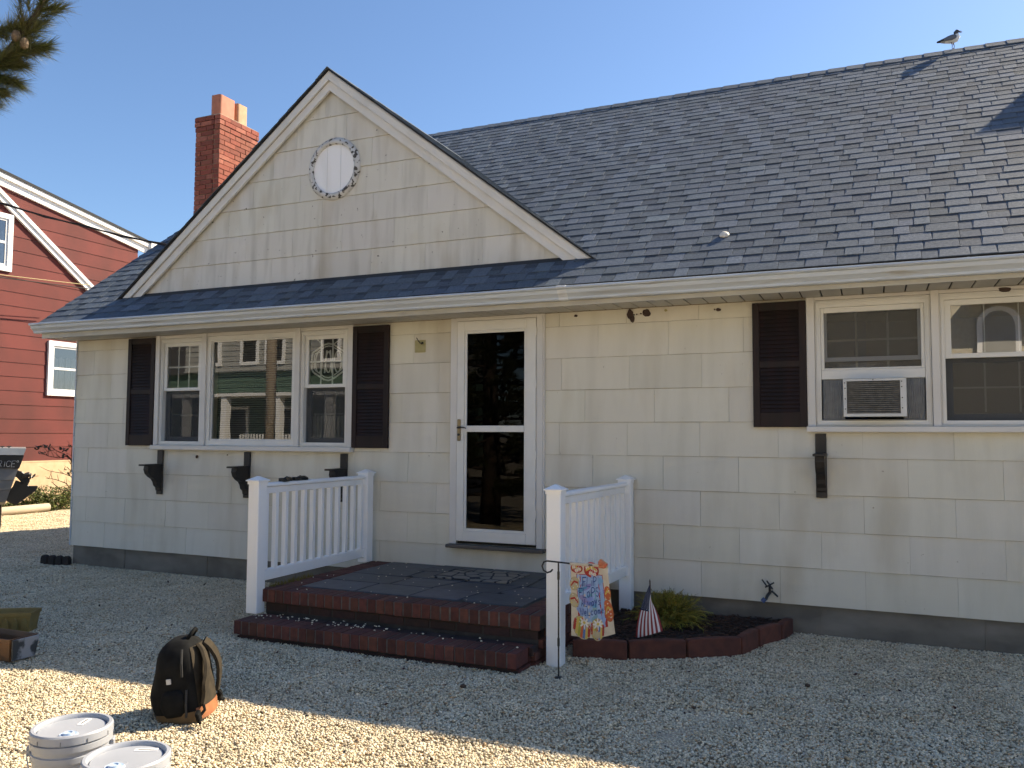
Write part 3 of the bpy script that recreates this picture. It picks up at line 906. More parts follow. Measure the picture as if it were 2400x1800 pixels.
# ------------------------------------------------------------------ storm door
casing = MB()
casing.box(-2.281, -2.212, -.040, .0, .520, 2.588); casing.box(-1.424, -1.366, -.040, .0, .520, 2.588); casing.box(-2.211, -1.425, -.040, .0, 2.556, 2.588)
casing.box(-1.380, -1.352, -.030, .0, .520, 2.588)
casing.build('door_casing', M['trim'], house, bevel=.002)
dr = MB()
frame_ring(dr, -2.208, -1.428, .549, 2.553, .072, .090, .090, .092, -.048, -.014)
frame_ring(dr, -2.136, -1.518, .640, 2.464, .024, .024, .026, .024, -.040, -.020)
dr.box(-2.112, -1.542, -.046, -.020, 1.537, 1.594)
door = dr.build('storm_door', M['sash'], house, bevel=.003); tag(door, 'white full-view storm door with two dark glass panes')
pane(door, -2.113, -1.541, 1.592, 2.440, -.028, 'glass_dark'); pane(door, -2.113, -1.541, .663, 1.538, -.028, 'glass_dark')
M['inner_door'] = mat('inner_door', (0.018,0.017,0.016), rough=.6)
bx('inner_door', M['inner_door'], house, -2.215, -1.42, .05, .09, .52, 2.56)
h_ = MB(); h_.box(-2.201, -2.165, -.056, -.048, 1.454, 1.652); hd = h_.build('handle_plate', M['brass'], door, bevel=.012, seg=3)
hl = MB(); hl.tube([(-2.183, -.056, 1.575), (-2.183, -.085, 1.576), (-2.15, -.090, 1.580), (-2.12, -.088, 1.578), (-2.098, -.080, 1.569)], [.008,.008,.007,.006,.005], 8)
hl.build('lever', M['black_metal'], door, smooth=True)
lk = MB(); lk.tube([(-2.183, -.055, 1.512), (-2.183, -.066, 1.512)], .011, 12); lk.build('lock', M['black_metal'], door)
for z in (.78, 1.30, 1.93, 2.4):
    bx('hinge', M['sash'], door, -1.432, -1.420, -.054, -.040, z, z + .07)
M['grey_wood'] = mat('weathered_wood', (0.13,0.115,0.10), (0.085,0.075,0.068), .85, 6, (.3,1,6), bump=.5, bscale=30, bstretch=(.1,1,1))
bx('door_sill', M['grey_wood'], house, -2.290, -1.335, -.105, .0, .488, .519, bevel=.006)

# ------------------------------------------------------------------ window-box brackets
def bracket(x, ztop, zbot, zsh, label):
    mb = MB()
    mb.box(x - .040, x + .040, -.034, -.014, zbot, ztop)
    bk = mb.build('window_box_bracket', M['black_wood'], house, bevel=.003); tag(bk, label)
    sh = MB(); sh.box(x - .046, x + .046, -.275, -.0345, zsh - .010, zsh + .008); sh.build('shelf_plate', M['black_wood'], bk, bevel=.002)
    prof = [(-.035, zsh - .011), (-.215, zsh - .011), (-.222, zsh - .05), (-.205, zsh - .095), (-.165, zsh - .130), (-.120, zsh - .155), (-.095, zsh - .19), (-.085, zsh - .225), (-.055, zsh - .25), (-.05, zsh - .28), (-.035, zsh - .29)]
    co = MB(); co.prism(prof, lambda y, z: (x - .034, y, z), lambda y, z: (x + .034, y, z)); co.build('corbel', M['black_wood'], bk, bevel=.002)
bracket(-5.872, 1.329, .847, 1.172, 'black wooden bracket under the left end of the triple window')
bracket(-4.662, 1.323, .849, 1.172, 'black wooden bracket under the middle of the triple window')
bracket(-3.460, 1.320, .849, 1.172, 'black wooden bracket under the right end of the triple window')
bracket(.924, 1.530, 1.042, 1.372, 'black wooden bracket under the air conditioner window')
bracket(2.45, 1.530, 1.042, 1.372, 'black wooden bracket under the far right window')

# ------------------------------------------------------------------ small fittings and marks on the wall
M['olive_paint'] = mat('olive_paint', (0.36,0.33,0.16), (0.42,0.37,0.20), .8, 30)
lm = MB(); lm.box(-2.680, -2.566, -.018, -.006, 2.287, 2.405)
lmo = lm.build('light_mount', M['olive_paint'], house, bevel=.004)
wi = MB(); wi.tube([(-2.61, -.018, 2.372), (-2.612, -.04, 2.376), (-2.63, -.045, 2.40), (-2.648, -.04, 2.425)], .004, 6); wi.tube([(-2.61, -.018, 2.372), (-2.59, -.045, 2.368), (-2.575, -.05, 2.375)], .010, 6)
wi.build('wire', M['black_metal'], lmo)
def blot(x, z, rx, rz, seed, name='bare_patch', m='rust', y=-.0165):
    mb = MB(); n_ = 14
    pl = []
    for i in range(n_):
        a = 2*math.pi*i/n_; k_ = 1 + .35*noise.noise(Vector((math.cos(a)*1.3, math.sin(a)*1.3, seed)))
        pl.append((x + rx*k_*math.cos(a), z + rz*k_*math.sin(a)))
    mb.prism(pl, lambda a, b: (a, y, b), lambda a, b: (a, -.008, b)); mb.build(name, M[m], house)
blot(-1.065, 2.553, .016, .011, 1); blot(-.578, 2.540, .026, .040, 2.2); blot(-.560, 2.500, .022, .030, 3.1); blot(-.440, 2.540, .034, .034, 4.4)
blot(-.545, 2.533, .008, .006, 5); blot(-.520, 2.535, .006, .006, 6); blot(-.485, 2.540, .007, .006, 7); blot(-.272, 2.556, .013, .010, 8.2, m='olive_paint'); blot(.160, 2.536, .020, .014, 9.3); blot(.13, 2.54, .006, .006, 9.9)
blot(2.175, 2.566, .040, .016, 11.5, y=-.034); blot(-5.36, 1.264, .016, .018, 12); blot(-4.94, 1.288, .007, .006, 13)
# garden tap
tp = MB()
tp.tube([(.535, -.004, .300), (.535, -.075, .300)], .012, 8); tp.tube([(.535, -.06, .31), (.535, -.06, .355)], .010, 8); tp.tube([(.535, -.065, .300), (.522, -.095, .285), (.510, -.11, .255)], .012, 8)
tap = tp.build('garden_tap', M['black_metal'], house, smooth=40)
hw_ = MB()
for i in range(4):
    a = i*math.pi/2 + .6
    hw_.tube([(.535, -.062, .360), (.535 + .040*math.cos(a), -.062 + .016*math.sin(a), .360 + .034*math.sin(a))], .006, 6)
hw_.tube([(.52, -.07, .345), (.480, -.075, .40)], .006, 6); hw_.tube([(.55, -.06, .315), (.595, -.06, .275)], .007, 6)
hw_.build('tap_handle', M['black_metal'], tap)
M['blue_plastic'] = mat('blue_plastic', (0.03,0.07,0.20), rough=.4)
bl = MB(); bl.tube([(.505, -.112, .262), (.485, -.118, .238)], .017, 10); bl.build('hose_cap', M['blue_plastic'], tap)

# ------------------------------------------------------------------ chimney
ch = MB()
CX0, CX1, CY0, CY1, CZ1 = -7.030, -6.610, 1.500, 2.240, 5.775
ch.box(CX0 + .012, CX1 - .012, CY0 + .012, CY1 - .012, 3.9, CZ1 - .012)
chim = ch.build('chimney', M['mortar'], house)
bcol = lambda: random.choice([(1,1,1), (.85,.85,.85), (1.1,1.15,1.15), (.75,.7,.7), (1.0,.9,.9), (1.25,1.5,1.6), (.9,1,1)])
unit = MB().box(0, 1, 0, 1, 0, 1).mesh('brick', bevel=0.0); unit.materials.append(M['brick'])
BH = .0667; BLN = .203; BD = .095
def brick_at(x0, x1, y0, y1, z0, z1, parent, me, c):
    return inst('brick', me, Matrix.Translation((x0, y0, z0)) @ Matrix.Diagonal((x1-x0, y1-y0, z1-z0, 1)), parent, c)
nrow = 27
for r_ in range(nrow):
    z1 = CZ1 - r_*BH - .003; z0 = z1 - BH + .0095
    e = (.012 if r_ < 2 else 0) + (.006 if r_ == 2 else 0)
    # right face (long): stretchers, front face: one and a half bricks
    odd = r_ % 2
    y = CY0 - e + (0 if odd else 0)
    lens = ([.095] if odd else []) + [BLN]*5
    yy = CY0 - e
    for L_ in lens:
        b = min(yy + L_, CY1 + e)
        if b - yy < .03: break
        j = rnd(-.003, .004)
        brick_at(CX1 - BD + e + j, CX1 + e + j, yy + (.0045), b - .0045, z0 + rnd(-.001,.001), z1, chim, unit, bcol())
        yy = b
    x0 = CX0 - e; x1 = CX1 + e - BD - .006 if odd == 0 else CX1 + e - BD - .006
    cuts = [x0, x0 + .203, x1] if odd == 0 else [x0, x0 + .10, x0 + .10 + .203, x1]
    for a, b in zip(cuts[:-1], cuts[1:]):
        if b - a < .015: continue
        j = rnd(-.003, .003)
        brick_at(a + .0045, b - .0045, CY0 - e + j, CY0 - e + BD + j, z0, z1, chim, unit, bcol())
    # left face
    yy = CY0 + BD - e
    while yy < CY1 + e - .03:
        b = min(yy + BLN, CY1 + e); brick_at(CX0 - e, CX0 - e + BD*.5, yy + .004, b - .004, z0, z1, chim, unit, bcol()) if r_ < 3 else None; yy = b
mb = MB(); mb.box(CX0 - .004, CX1 + .004, CY0 - .004, CY1 + .004, CZ1 - .012, CZ1 + .012); mb.build('mortar_cap', M['mortar'], chim, bevel=.008)
def flue(x0, x1, y0, y1, z1, m):
    mb = MB(); t_ = .022
    mb.box(x0, x1, y0, y0 + t_, CZ1 + .0125, z1); mb.box(x0, x1, y1 - t_, y1, CZ1 + .0125, z1); mb.box(x0, x0 + t_, y0 + t_, y1 - t_, CZ1 + .0125, z1); mb.box(x1 - t_, x1, y0 + t_, y1 - t_, CZ1 + .0125, z1)
    bm = MB()
    # rounded outer shell
    rr_ = .035
    def rrect(x0, x1, y0, y1, r):
        p = []
        for cx, cy, a0 in ((x1-r, y1-r, 0), (x0+r, y1-r, 90), (x0+r, y0+r, 180), (x1-r, y0+r, 270)):
            for k in range(5):
                a = R(a0 + 22.5*k); p.append((cx + r*math.cos(a), cy + r*math.sin(a)))
        return p
    o = rrect(x0, x1, y0, y1, rr_); i_ = rrect(x0 + t_, x1 - t_, y0 + t_, y1 - t_, rr_ - .012)
    n_ = len(o)
    za = CZ1 + .005
    vs = [(x, y, za) for x, y in o] + [(x, y, z1) for x, y in o] + [(x, y, z1) for x, y in i_] + [(x, y, za) for x, y in i_]
    fs = [(r*n_ + k, r*n_ + (k+1) % n_, (r+1)*n_ + (k+1) % n_, (r+1)*n_ + k) for r in range(3) for k in range(n_)]
    bm.add(vs, fs).build('flue', M[m], chim, smooth=50)
flue(CX0 + .235, CX1 - .015, CY0 + .015, CY0 + .305, CZ1 + .285, 'flue')
flue(CX0 + .235, CX1 - .025, CY0 + .360, CY0 + .560, CZ1 + .290, 'flue_tan')
# flashing where the chimney meets the roof
fz = EZ + (CY0 - EY)*TT
mb = MB(); mb.box(CX1 + .002, CX1 + .010, CY0 - .01, CY0 + .14, fz - .02, fz + .22); mb.box(CX1 - .08, CX1 + .010, CY0 - .014, CY0 - .010, fz - .1, fz + .20); mb.build('flashing', M['lead'], chim)
# a second, low chimney on the ridge beyond the picture's right edge (its shadow falls on the roof)
mb = MB(); mb.box(4.20, 4.75, RY - .05, RY + .42, RZ - .3, RZ + .67); c2 = mb.build('chimney', M['brick'], house)
c2.color = (.8,.8,.8,1)
mb = MB(); mb.box(4.18, 4.77, RY - .07, RY + .44, RZ + .671, RZ + .70); mb.build('mortar_cap', M['mortar'], c2)

# ------------------------------------------------------------------ air conditioner
M['ac_case'] = mat('ac_case', (0.62,0.63,0.63), (0.55,0.56,0.56), .45, 10)
M['ac_fin'] = mat('ac_fins', (0.20,0.20,0.195), (0.13,0.13,0.125), .5, 30, metal=.3)
ac = thing('air_conditioner', (1.307, -.05, 1.642), 'light grey window air conditioner in the raised sash window', 'air conditioner')
mb = MB()
frame_ring(mb, 1.095, 1.522, 1.658, 1.938, .024, .040, .016, .022, -.150, -.130)
mb.box(1.097, 1.520, -.130, .30, 1.660, 1.672); mb.box(1.097, 1.520, -.130, .30, 1.925, 1.936); mb.box(1.097, 1.107, -.130, .30, 1.672, 1.925); mb.box(1.510, 1.520, -.130, .30, 1.672, 1.925)
mb.box(1.107, 1.510, .02, .05, 1.672, 1.925)
mb.build('case', M['ac_case'], ac)
fm = MB().box(0, .366, -.006, .006, -.0045, .0045).mesh('fin'); fm.materials.append(M['ac_fin'])
for i in range(16):
    inst('fin', fm, Matrix.Translation((1.117, -.138, 1.690 + i*.0148)) @ Matrix.Rotation(.45, 4, 'X'), ac)
bx('coil', M['ac_fin'], ac, 1.110, 1.500, -.124, -.112, 1.675, 1.922)
for x, z in ((1.106, 1.91), (1.108, 1.87), (1.108, 1.79), (1.108, 1.715), (1.492, 1.915), (1.492, 1.875), (1.494, 1.795), (1.494, 1.72), (1.30, 1.930)):
    mb = MB(); mb.tube([(x, -.1535, z), (x, -.1495, z)], .0045, 8); mb.build('screw', M['black_metal'], ac)

# ------------------------------------------------------------------ front steps
steps = thing('front_steps', (-1.93, -1.0, 0), 'dark red brick front steps with slate landing', 'steps')
SX0, SX1, SYF, SZ1 = -3.10, -.755, -1.615, .310
core = MB(); core.box(SX0 + .03, SX1 - .03, SYF + .035, -.004, -.10, SZ1 - .015); core.box(SX0 + .04, SX1 - .085, -1.875, SYF + .035, -.10, .112)
M['core'] = mat('dark_mortar', (0.05,0.044,0.04), (0.032,0.028,0.026), .95, 14)
core.build('core', M['core'], steps)
sb = MB().box(0, 1, 0, 1, 0, 1)
su = sb.mesh('brick'); su.materials.append(M['step_brick'])
def soft_brick(sx, sy, sz, m):
    me = MB().box(0, sx, 0, sy, 0, sz).mesh('brick', bevel=.0035); me.materials.append(m); return me
rowl = soft_brick(.0645, .198, .098, M['step_brick']); side = soft_brick(.198, .0645, .098, M['step_brick'])
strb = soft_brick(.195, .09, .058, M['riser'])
scol = lambda: (lambda b: (b, b*rnd(.9,1.1), b*rnd(.9,1.1)))(rnd(.72, 1.3))
def row(x0, x1, y, z, pitch=.0735):
    n_ = int((x1 - x0)/pitch); p = (x1 - x0)/n_
    for i in range(n_):
        inst('brick', rowl, Matrix.Translation((x0 + i*p + .004 + rnd(-.001,.001), y + rnd(-.004, .003), z + rnd(-.002, .002))) @ Matrix.Rotation(rnd(-.012,.012), 4, 'Z'), steps, scol())
row(SX0, SX1, SYF, SZ1 - .098)
row(SX0, SX1 - .045, -1.905, .027)
for i in range(18):
    y = SYF + .204 + i*.0765
    if y > -.07: break
    inst('brick', side, Matrix.Translation((SX0 + rnd(-.003,.002), y, SZ1 - .099 + rnd(-.002,.001))), steps, scol())
    inst('brick', side, Matrix.Translation((SX1 - .198 + rnd(-.002,.003), y, SZ1 - .099 + rnd(-.002,.001))), steps, scol())
# second row of bricks on the lower tread, behind its front row
for i in range(11):
    inst('brick', soft_brick(.205, .085, .06, M['step_brick']) if i == 0 else bpy.data.meshes['brick.%03d' % 0] if False else strb, Matrix.Translation((SX0 + .03 + i*.21, -1.70, .062)), steps, scol())
# risers and base courses
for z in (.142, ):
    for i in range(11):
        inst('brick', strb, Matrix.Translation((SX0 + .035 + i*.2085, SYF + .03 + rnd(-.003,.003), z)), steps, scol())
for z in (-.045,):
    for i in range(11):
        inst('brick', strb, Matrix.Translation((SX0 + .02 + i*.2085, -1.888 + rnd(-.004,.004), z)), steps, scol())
stry = soft_brick(.09, .195, .058, M['step_brick'])
for j, z in enumerate((-.045, .022, .088, .150)):
    for i in range(7):
        y = SYF + .04 + i*.2085 + (.1 if j % 2 else 0)
        if y > -.2: continue
        inst('brick', stry, Matrix.Translation((SX1 - .088, y, z)), steps, scol()); inst('brick', stry, Matrix.Translation((SX0 + .03, y, z)), steps, scol())
inst('brick', side, Matrix.Translation((SX1 - .24, -1.70, .028)), steps, scol())
inst('brick', stry, Matrix.Translation((SX1 - .128, -1.880, -.040)), steps, scol())
for z_ in (-.040, .028): inst('brick', stry, Matrix.Translation((SX1 - .100 + rnd(-.003,.003), -1.682, z_)), steps, scol())
mf = MB(); mf.box(SX0 + .004, SX1 - .004, SYF + .004, SYF + .196, SZ1 - .094, SZ1 - .0035); mf.box(SX0 + .004, SX1 - .085, -1.900, -1.712, .031, .1215)
mf.box(SX0 + .004, SX0 + .194, SYF + .197, -.02, SZ1 - .094, SZ1 - .0045); mf.box(SX1 - .194, SX1 - .004, SYF + .197, -.02, SZ1 - .094, SZ1 - .0045)
mf.build('mortar', M['step_mortar'], steps)
# slates of the landing
bed = bx('slate_bed', M['slate_joint'], steps, SX0 + .20, SX1 - .20, SYF + .20, -.006, SZ1 - .014, SZ1 - .006)
sx0, sx1, sy0, sy1 = SX0 + .215, SX1 - .215, SYF + .215, -.02
rows_ = [sy0, sy0 + .36, sy0 + .70, sy0 + 1.03, sy1]
def slate(poly, c):
    cxp = sum(p[0] for p in poly)/len(poly); cyp = sum(p[1] for p in poly)/len(poly)
    P = []
    for p in poly:
        v = Vector((p[0]-cxp, p[1]-cyp)); l = v.length
        v *= (l - .012)/l
        P.append((cxp + v.x + rnd(-.004,.004), cyp + v.y + rnd(-.004,.004)))
    t_ = rnd(-.0015, .003)
    mb = MB(); mb.prism(P, lambda x, y: (x, y, SZ1 - .012), lambda x, y: (x, y, SZ1 + .003 + t_))
    o = mb.build('slate', M['slate'], steps, bevel=.003); o.color = (*c, 1)
for j in range(4):
    cuts = [sx0]
    while cuts[-1] < sx1 - .55: cuts.append(cuts[-1] + rnd(.38, .62))
    cuts.append(sx1)
    bot = [c + (rnd(-.04,.04) if 0 < i < len(cuts)-1 else 0) for i, c in enumerate(cuts)]
    top = [c + (rnd(-.07,.07) if 0 < i < len(cuts)-1 else 0) for i, c in enumerate(cuts)]
    for i in range(len(cuts)-1):
        b_ = rnd(.8, 1.3)
        y0, y1 = rows_[j], rows_[j+1]
        poly = [(bot[i], y0), (bot[i+1], y0), (top[i+1], y1), (top[i], y1)]
        if random.random() < .5 and 0 < i:
            poly = [(bot[i] + .06, y0), (bot[i+1], y0), (top[i+1], y1), (top[i], y1), (bot[i] - .01, y0 + .07)]
        slate(poly, (b_, b_*rnd(.97,1.03), b_*rnd(.97,1.06)))
# stray white pebbles kicked onto the steps
t = (1 + 5 ** .5) / 2
icv = [Vector(p).normalized() for p in [(-1,t,0),(1,t,0),(-1,-t,0),(1,-t,0),(0,-1,t),(0,1,t),(0,-1,-t),(0,1,-t),(t,0,-1),(t,0,1),(-t,0,-1),(-t,0,1)]]
icf = [(0,11,5),(0,5,1),(0,1,7),(0,7,10),(0,10,11),(1,5,9),(5,11,4),(11,10,2),(10,7,6),(7,1,8),(3,9,4),(3,4,2),(3,2,6),(3,6,8),(3,8,9),(4,9,5),(2,4,11),(6,2,10),(8,6,7),(9,8,1)]
sp = MB()
def stone(mb, x, y, z, r, c):
    mb.add([(x + p.x*r*rnd(.9,1.3), y + p.y*r*rnd(.8,1.1), z + r*.6 + p.z*r*.65) for p in icv], icf, c)
for i in range(75):
    x = min(rnd(-3.05, -.85), rnd(-3.05, -.85)) if i % 2 else rnd(-3.0, -.85); stone(sp, x, -1.70 + random.gauss(0, .05), .126, rnd(.004, .009), rnd(.85, 1.1))
for i in range(70):
    stone(sp, rnd(-3.05, -.85), rnd(-1.55, -.08), .314, rnd(.003, .007), rnd(.8, 1.1))
stray = sp.build('stray_pebbles', M['pebble'], None, smooth=True)
tag(stray, 'scattered small white pebbles lying on the brick steps', 'pebbles', kind='stuff')

# ------------------------------------------------------------------ door mat
M['mat'] = bpy.data.materials.new('stone_pattern_mat'); M['mat'].use_nodes = True
nt = M['mat'].node_tree; N = nt.nodes; L = nt.links
ge = N.new('ShaderNodeNewGeometry'); vo = N.new('ShaderNodeTexVoronoi'); vo.feature = 'DISTANCE_TO_EDGE'; vo.inputs['Scale'].default_value = 7.5
v2 = N.new('ShaderNodeTexVoronoi'); v2.inputs['Scale'].default_value = 7.5
L.new(ge.outputs['Position'], vo.inputs['Vector']); L.new(ge.outputs['Position'], v2.inputs['Vector'])
cr = N.new('ShaderNodeValToRGB'); cr.color_ramp.elements[0].position = .05; cr.color_ramp.elements[1].position = .08
L.new(vo.outputs['Distance'], cr.inputs[0])
c2r = N.new('ShaderNodeValToRGB'); c2r.color_ramp.elements[0].color = (.19,.18,.165,1); c2r.color_ramp.elements[1].color = (.30,.25,.19,1)
L.new(v2.outputs['Color'], c2r.inputs[0])
mxx = N.new('ShaderNodeMix'); mxx.data_type = 'RGBA'; mxx.inputs['A'].default_value = (.014,.015,.02,1)
L.new(cr.outputs[0], mxx.inputs['Factor']); L.new(c2r.outputs[0], mxx.inputs['B']); L.new(mxx.outputs['Result'], N['Principled BSDF'].inputs['Base Color'])
N['Principled BSDF'].inputs['Roughness'].default_value = .8
dm = MB(); dm.prism([(-2.13, -.66), (-1.42, -.66), (-1.42, -.18), (-2.13, -.18)], lambda x, y: (x, y, SZ1 + .005), lambda x, y: (x, y, SZ1 + .016))
dmo = dm.build('door_mat', M['mat'], None, bevel=.004)
tag(dmo, 'flat doormat with stone pattern on the slate landing', 'doormat')

# ------------------------------------------------------------------ railings
def railing(label, F, W, zf, zw, gaps=12, group='white porch railings'):
    """F, W: centre of the front post and of the wall post"""
    t_ = thing('porch_railing', (F[0], F[1], zf), label, 'railing', group)
    hw_ = .051
    for (x, y), zb in ((F, zf), (W, zw)):
        mb = MB(); mb.box(x - hw_, x + hw_, y - hw_, y + hw_, zb, 1.140)
        po = mb.build('post', M['vinyl'], t_, bevel=.006)
        c = MB(); e = .066
        c.loft([[(x-hw_-.004, y-hw_-.004, 1.118), (x+hw_+.004, y-hw_-.004, 1.118), (x+hw_+.004, y+hw_+.004, 1.118), (x-hw_-.004, y+hw_+.004, 1.118)],
                [(x-hw_-.004, y-hw_-.004, 1.141), (x+hw_+.004, y-hw_-.004, 1.141), (x+hw_+.004, y+hw_+.004, 1.141), (x-hw_-.004, y+hw_+.004, 1.141)],
                [(x-e, y-e, 1.142), (x+e, y-e, 1.142), (x+e, y+e, 1.142), (x-e, y+e, 1.142)],
                [(x-e, y-e, 1.150), (x+e, y-e, 1.150), (x+e, y+e, 1.150), (x-e, y+e, 1.150)],
                [(x-.008, y-.008, 1.180), (x+.008, y-.008, 1.180), (x+.008, y+.008, 1.180), (x-.008, y+.008, 1.180)]])
        c.build('post_cap', M['vinyl'], po)
    d = Vector((W[0]-F[0], W[1]-F[1], 0)); Ln = d.length - 2*hw_; d.normalize(); n_ = Vector((d.y, -d.x, 0))
    A = Vector((F[0], F[1], 0)) + d*hw_
    def bar(name, prof, m='vinyl'):
        mb = MB(); mb.prism(prof, lambda a, z: A + n_*a + Vector((0,0,z)), lambda a, z: A + d*Ln + n_*a + Vector((0,0,z)))
        return mb.build(name, M[m], t_, bevel=.003)
    bar('top_rail', [(-.020, 1.040), (.020, 1.040), (.020, 1.092), (.036, 1.096), (.036, 1.112), (.024, 1.124), (-.024, 1.124), (-.036, 1.112), (-.036, 1.096), (-.020, 1.092)])
    bar('bottom_rail', [(-.022, .362), (.022, .362), (.022, .440), (.010, .449), (-.010, .449), (-.022, .440)])
    for z0, z1 in ((1.034, 1.098), (.356, .446)):
        for s_, q in ((0, 1), (Ln, -1)):
            mb = MB(); c = A + d*(s_ + q*.012)
            mb.obox(Matrix.Translation(c + Vector((0,0,(z0+z1)/2))) @ Matrix((( n_.x, d.x, 0, 0), (n_.y, d.y, 0, 0), (0,0,1,0), (0,0,0,1))), .028, .012, (z1-z0)/2)
            mb.build('rail_bracket', M['vinyl'], t_, bevel=.003)
    bme = MB().box(-.019, .019, -.019, .019, .445, 1.044).mesh('baluster', bevel=.002); bme.materials.append(M['vinyl'])
    ang = math.atan2(d.y, d.x)
    for i in range(gaps):
        c = A + d*(Ln*(i + .35)/(gaps - .3) if gaps else 0)
        inst('baluster', bme, Matrix.Translation(c) @ Matrix.Rotation(ang, 4, 'Z'), t_)
    return t_
rl_ = railing('white vinyl porch railing left of the brick steps', (-3.125, -1.640), (-3.125, -.135), .128, .312)
rr_ = railing('white vinyl porch railing right of the steps, behind the garden flag', (-.664, -1.570), (-.600, -.085), -.03, -.03)
# two small black iron pieces lying on the left railing
for i, (y, a, lb) in enumerate(((-1.30, .25, 'nearer of two black cast pieces lying on the left railing'), (-1.13, -.15, 'farther of two black cast pieces lying on the left railing'))):
    it = MB()
    for k, (dx, dy, sx, sy, sz) in enumerate(((0,0,.028,.075,.010), (.006,-.06,.022,.026,.014), (-.006,.055,.024,.030,.013), (.012,.01,.012,.05,.017))):
        it.obox(Matrix.Translation((-3.125 + dx, y + dy, 1.126 + sz)) @ Matrix.Rotation(a + .1*k, 4, 'Z'), sx, sy, sz)
    it.tube([(-3.13, y - .03, 1.145), (-3.12, y, 1.162), (-3.125, y + .04, 1.150)], .006, 6)
    o = it.build('iron_fitting', M['black_metal'], None, bevel=.006); tag(o, lb, 'fitting', 'black pieces on the railing')

# ------------------------------------------------------------------ planting bed right of the steps
M['mulch'] = mat('mulch', (0.035,0.022,0.016), (0.014,0.010,0.008), .95, 40, bump=.9, bscale=60, bdist=.01)
M['chip'] = mat('bark_chip', (0.065,0.034,0.022), (0.028,0.017,0.012), .9, 30, attr=True)
mu = MB()
bedpoly = [(-.62, -1.36), (-.27, -1.25), (.10, -1.05), (.40, -.80), (.485, -.52), (.61, -.27), (.655, -.005), (-.62, -.005)]
mu.prism(bedpoly, lambda x, y: (x, y, -.02), lambda x, y: (x, y, .085))
mulch = mu.build('mulch', M['mulch'], None); tag(mulch, 'dark bark mulch in the bed beside the steps', 'mulch', kind='stuff')
ck = MB()
def inpoly(x, y, P):
    c = False
    for i in range(len(P)):
        (x0, y0), (x1, y1) = P[i], P[i-1]
        if (y0 > y) != (y1 > y) and x < (x1-x0)*(y-y0)/(y1-y0) + x0: c = not c
    return c
for i in range(1900):
    x, y = rnd(-.62, .69), rnd(-1.36, -.02)
    if not inpoly(x, y, bedpoly): continue
    Mx = Matrix.Translation((x, y, .088 + rnd(-.006, .014))) @ Matrix.Rotation(rnd(0, 6.3), 4, 'Z') @ Matrix.Rotation(rnd(-.5, .5), 4, 'X')
    b_ = rnd(.5, 1.5); ck.obox(Mx, rnd(.008, .026), rnd(.004, .009), rnd(.002, .004), (b_, b_*.9, b_*.85))
cko = ck.build('bark_chips', M['chip'], None); tag(cko, 'loose brown bark chips on top of the mulch bed', 'bark', kind='stuff')
M['edging'] = mat('red_edging', (0.13,0.045,0.030), (0.085,0.032,0.024), .9, 14, bump=.5, bscale=60, objcol=True)
def edging(a, b, h, label, top=.0):
    a = Vector((*a, 0)); b = Vector((*b, 0)); d = (b - a); Ln = d.length; d.normalize(); n_ = Vector((-d.y, d.x, 0))
    mb = MB()
    prof = [(0, -.04), (Ln, -.04), (Ln, h - .008), (Ln*.75, h), (Ln*.25, h), (0, h - .008)]
    mb.prism(prof, lambda t_, z: a + d*t_ + Vector((0,0,z)), lambda t_, z: a + d*t_ + n_*.055 + Vector((0,0,z)))
    o = mb.build('edging_block', M['edging'], None, bevel=.006); tag(o, label, 'edging block', 'red edging blocks round the bed')
    c = rnd(.8, 1.2); o.color = (c, c, c, 1)
edging((-.612, -1.385), (-.258, -1.285), .125, 'red edging block behind the garden flag, next to the railing post')
edging((-.248, -1.262), (.098, -1.080), .125, 'red edging block in front of the small striped flag')
edging((.108, -1.072), (.430, -.852), .128, 'red edging block in front of the golden shrub')
edging((.440, -.838), (.508, -.535), .130, 'red edging block turning the corner of the bed')
edging((.516, -.525), (.640, -.290), .128, 'red edging block second from the wall')
edging((.648, -.280), (.700, -.020), .120, 'red edging block against the house wall')
# dark scalloped edging at the left corner of the house
M['dark_edging'] = mat('dark_edging', (0.030,0.022,0.020), (0.018,0.014,0.013), .9, 18)
for i in range(4):
    a = (-7.62 + i*.105, -.10 + i*.012)
    mb = MB(); pl = [(0, -.04), (.10, -.04), (.10, .055), (.085, .085), (.05, .098), (.015, .085), (0, .055)]
    mb.prism(pl, lambda x, z: (a[0] + x, a[1] + .02*x, z), lambda x, z: (a[0] + x, a[1] + .05 + .02*x, z))
    o = mb.build('scalloped_edging', M['dark_edging'], None, bevel=.004)
    tag(o, ['outermost', 'second outermost', 'third outermost', 'innermost'][i] + ' dark scalloped edging block at the left corner of the cottage', 'edging block', 'dark scalloped edging')
# moss tufts along the left edge of the landing are weeds growing in the brick joint
M['moss'] = mat('yellow_weed', (0.20,0.16,0.035), (0.12,0.09,0.02), .9, 30)
ws = MB()
for i in range(260):
    y = rnd(-1.52, -1.0); x = -3.08 + rnd(-.03, .03); z0 = .30
    h = rnd(.02, .05); dx, dy = rnd(-.02,.02), rnd(-.02,.02)
    ws.add([(x - .003, y, z0), (x + .003, y + .002, z0), (x + dx, y + dy, z0 + h)], [(0,1,2)])
wo_ = ws.build('weed', M['moss'], None); tag(wo_, 'low yellow weed growing along the landing under the left railing', 'weed', kind='stuff')

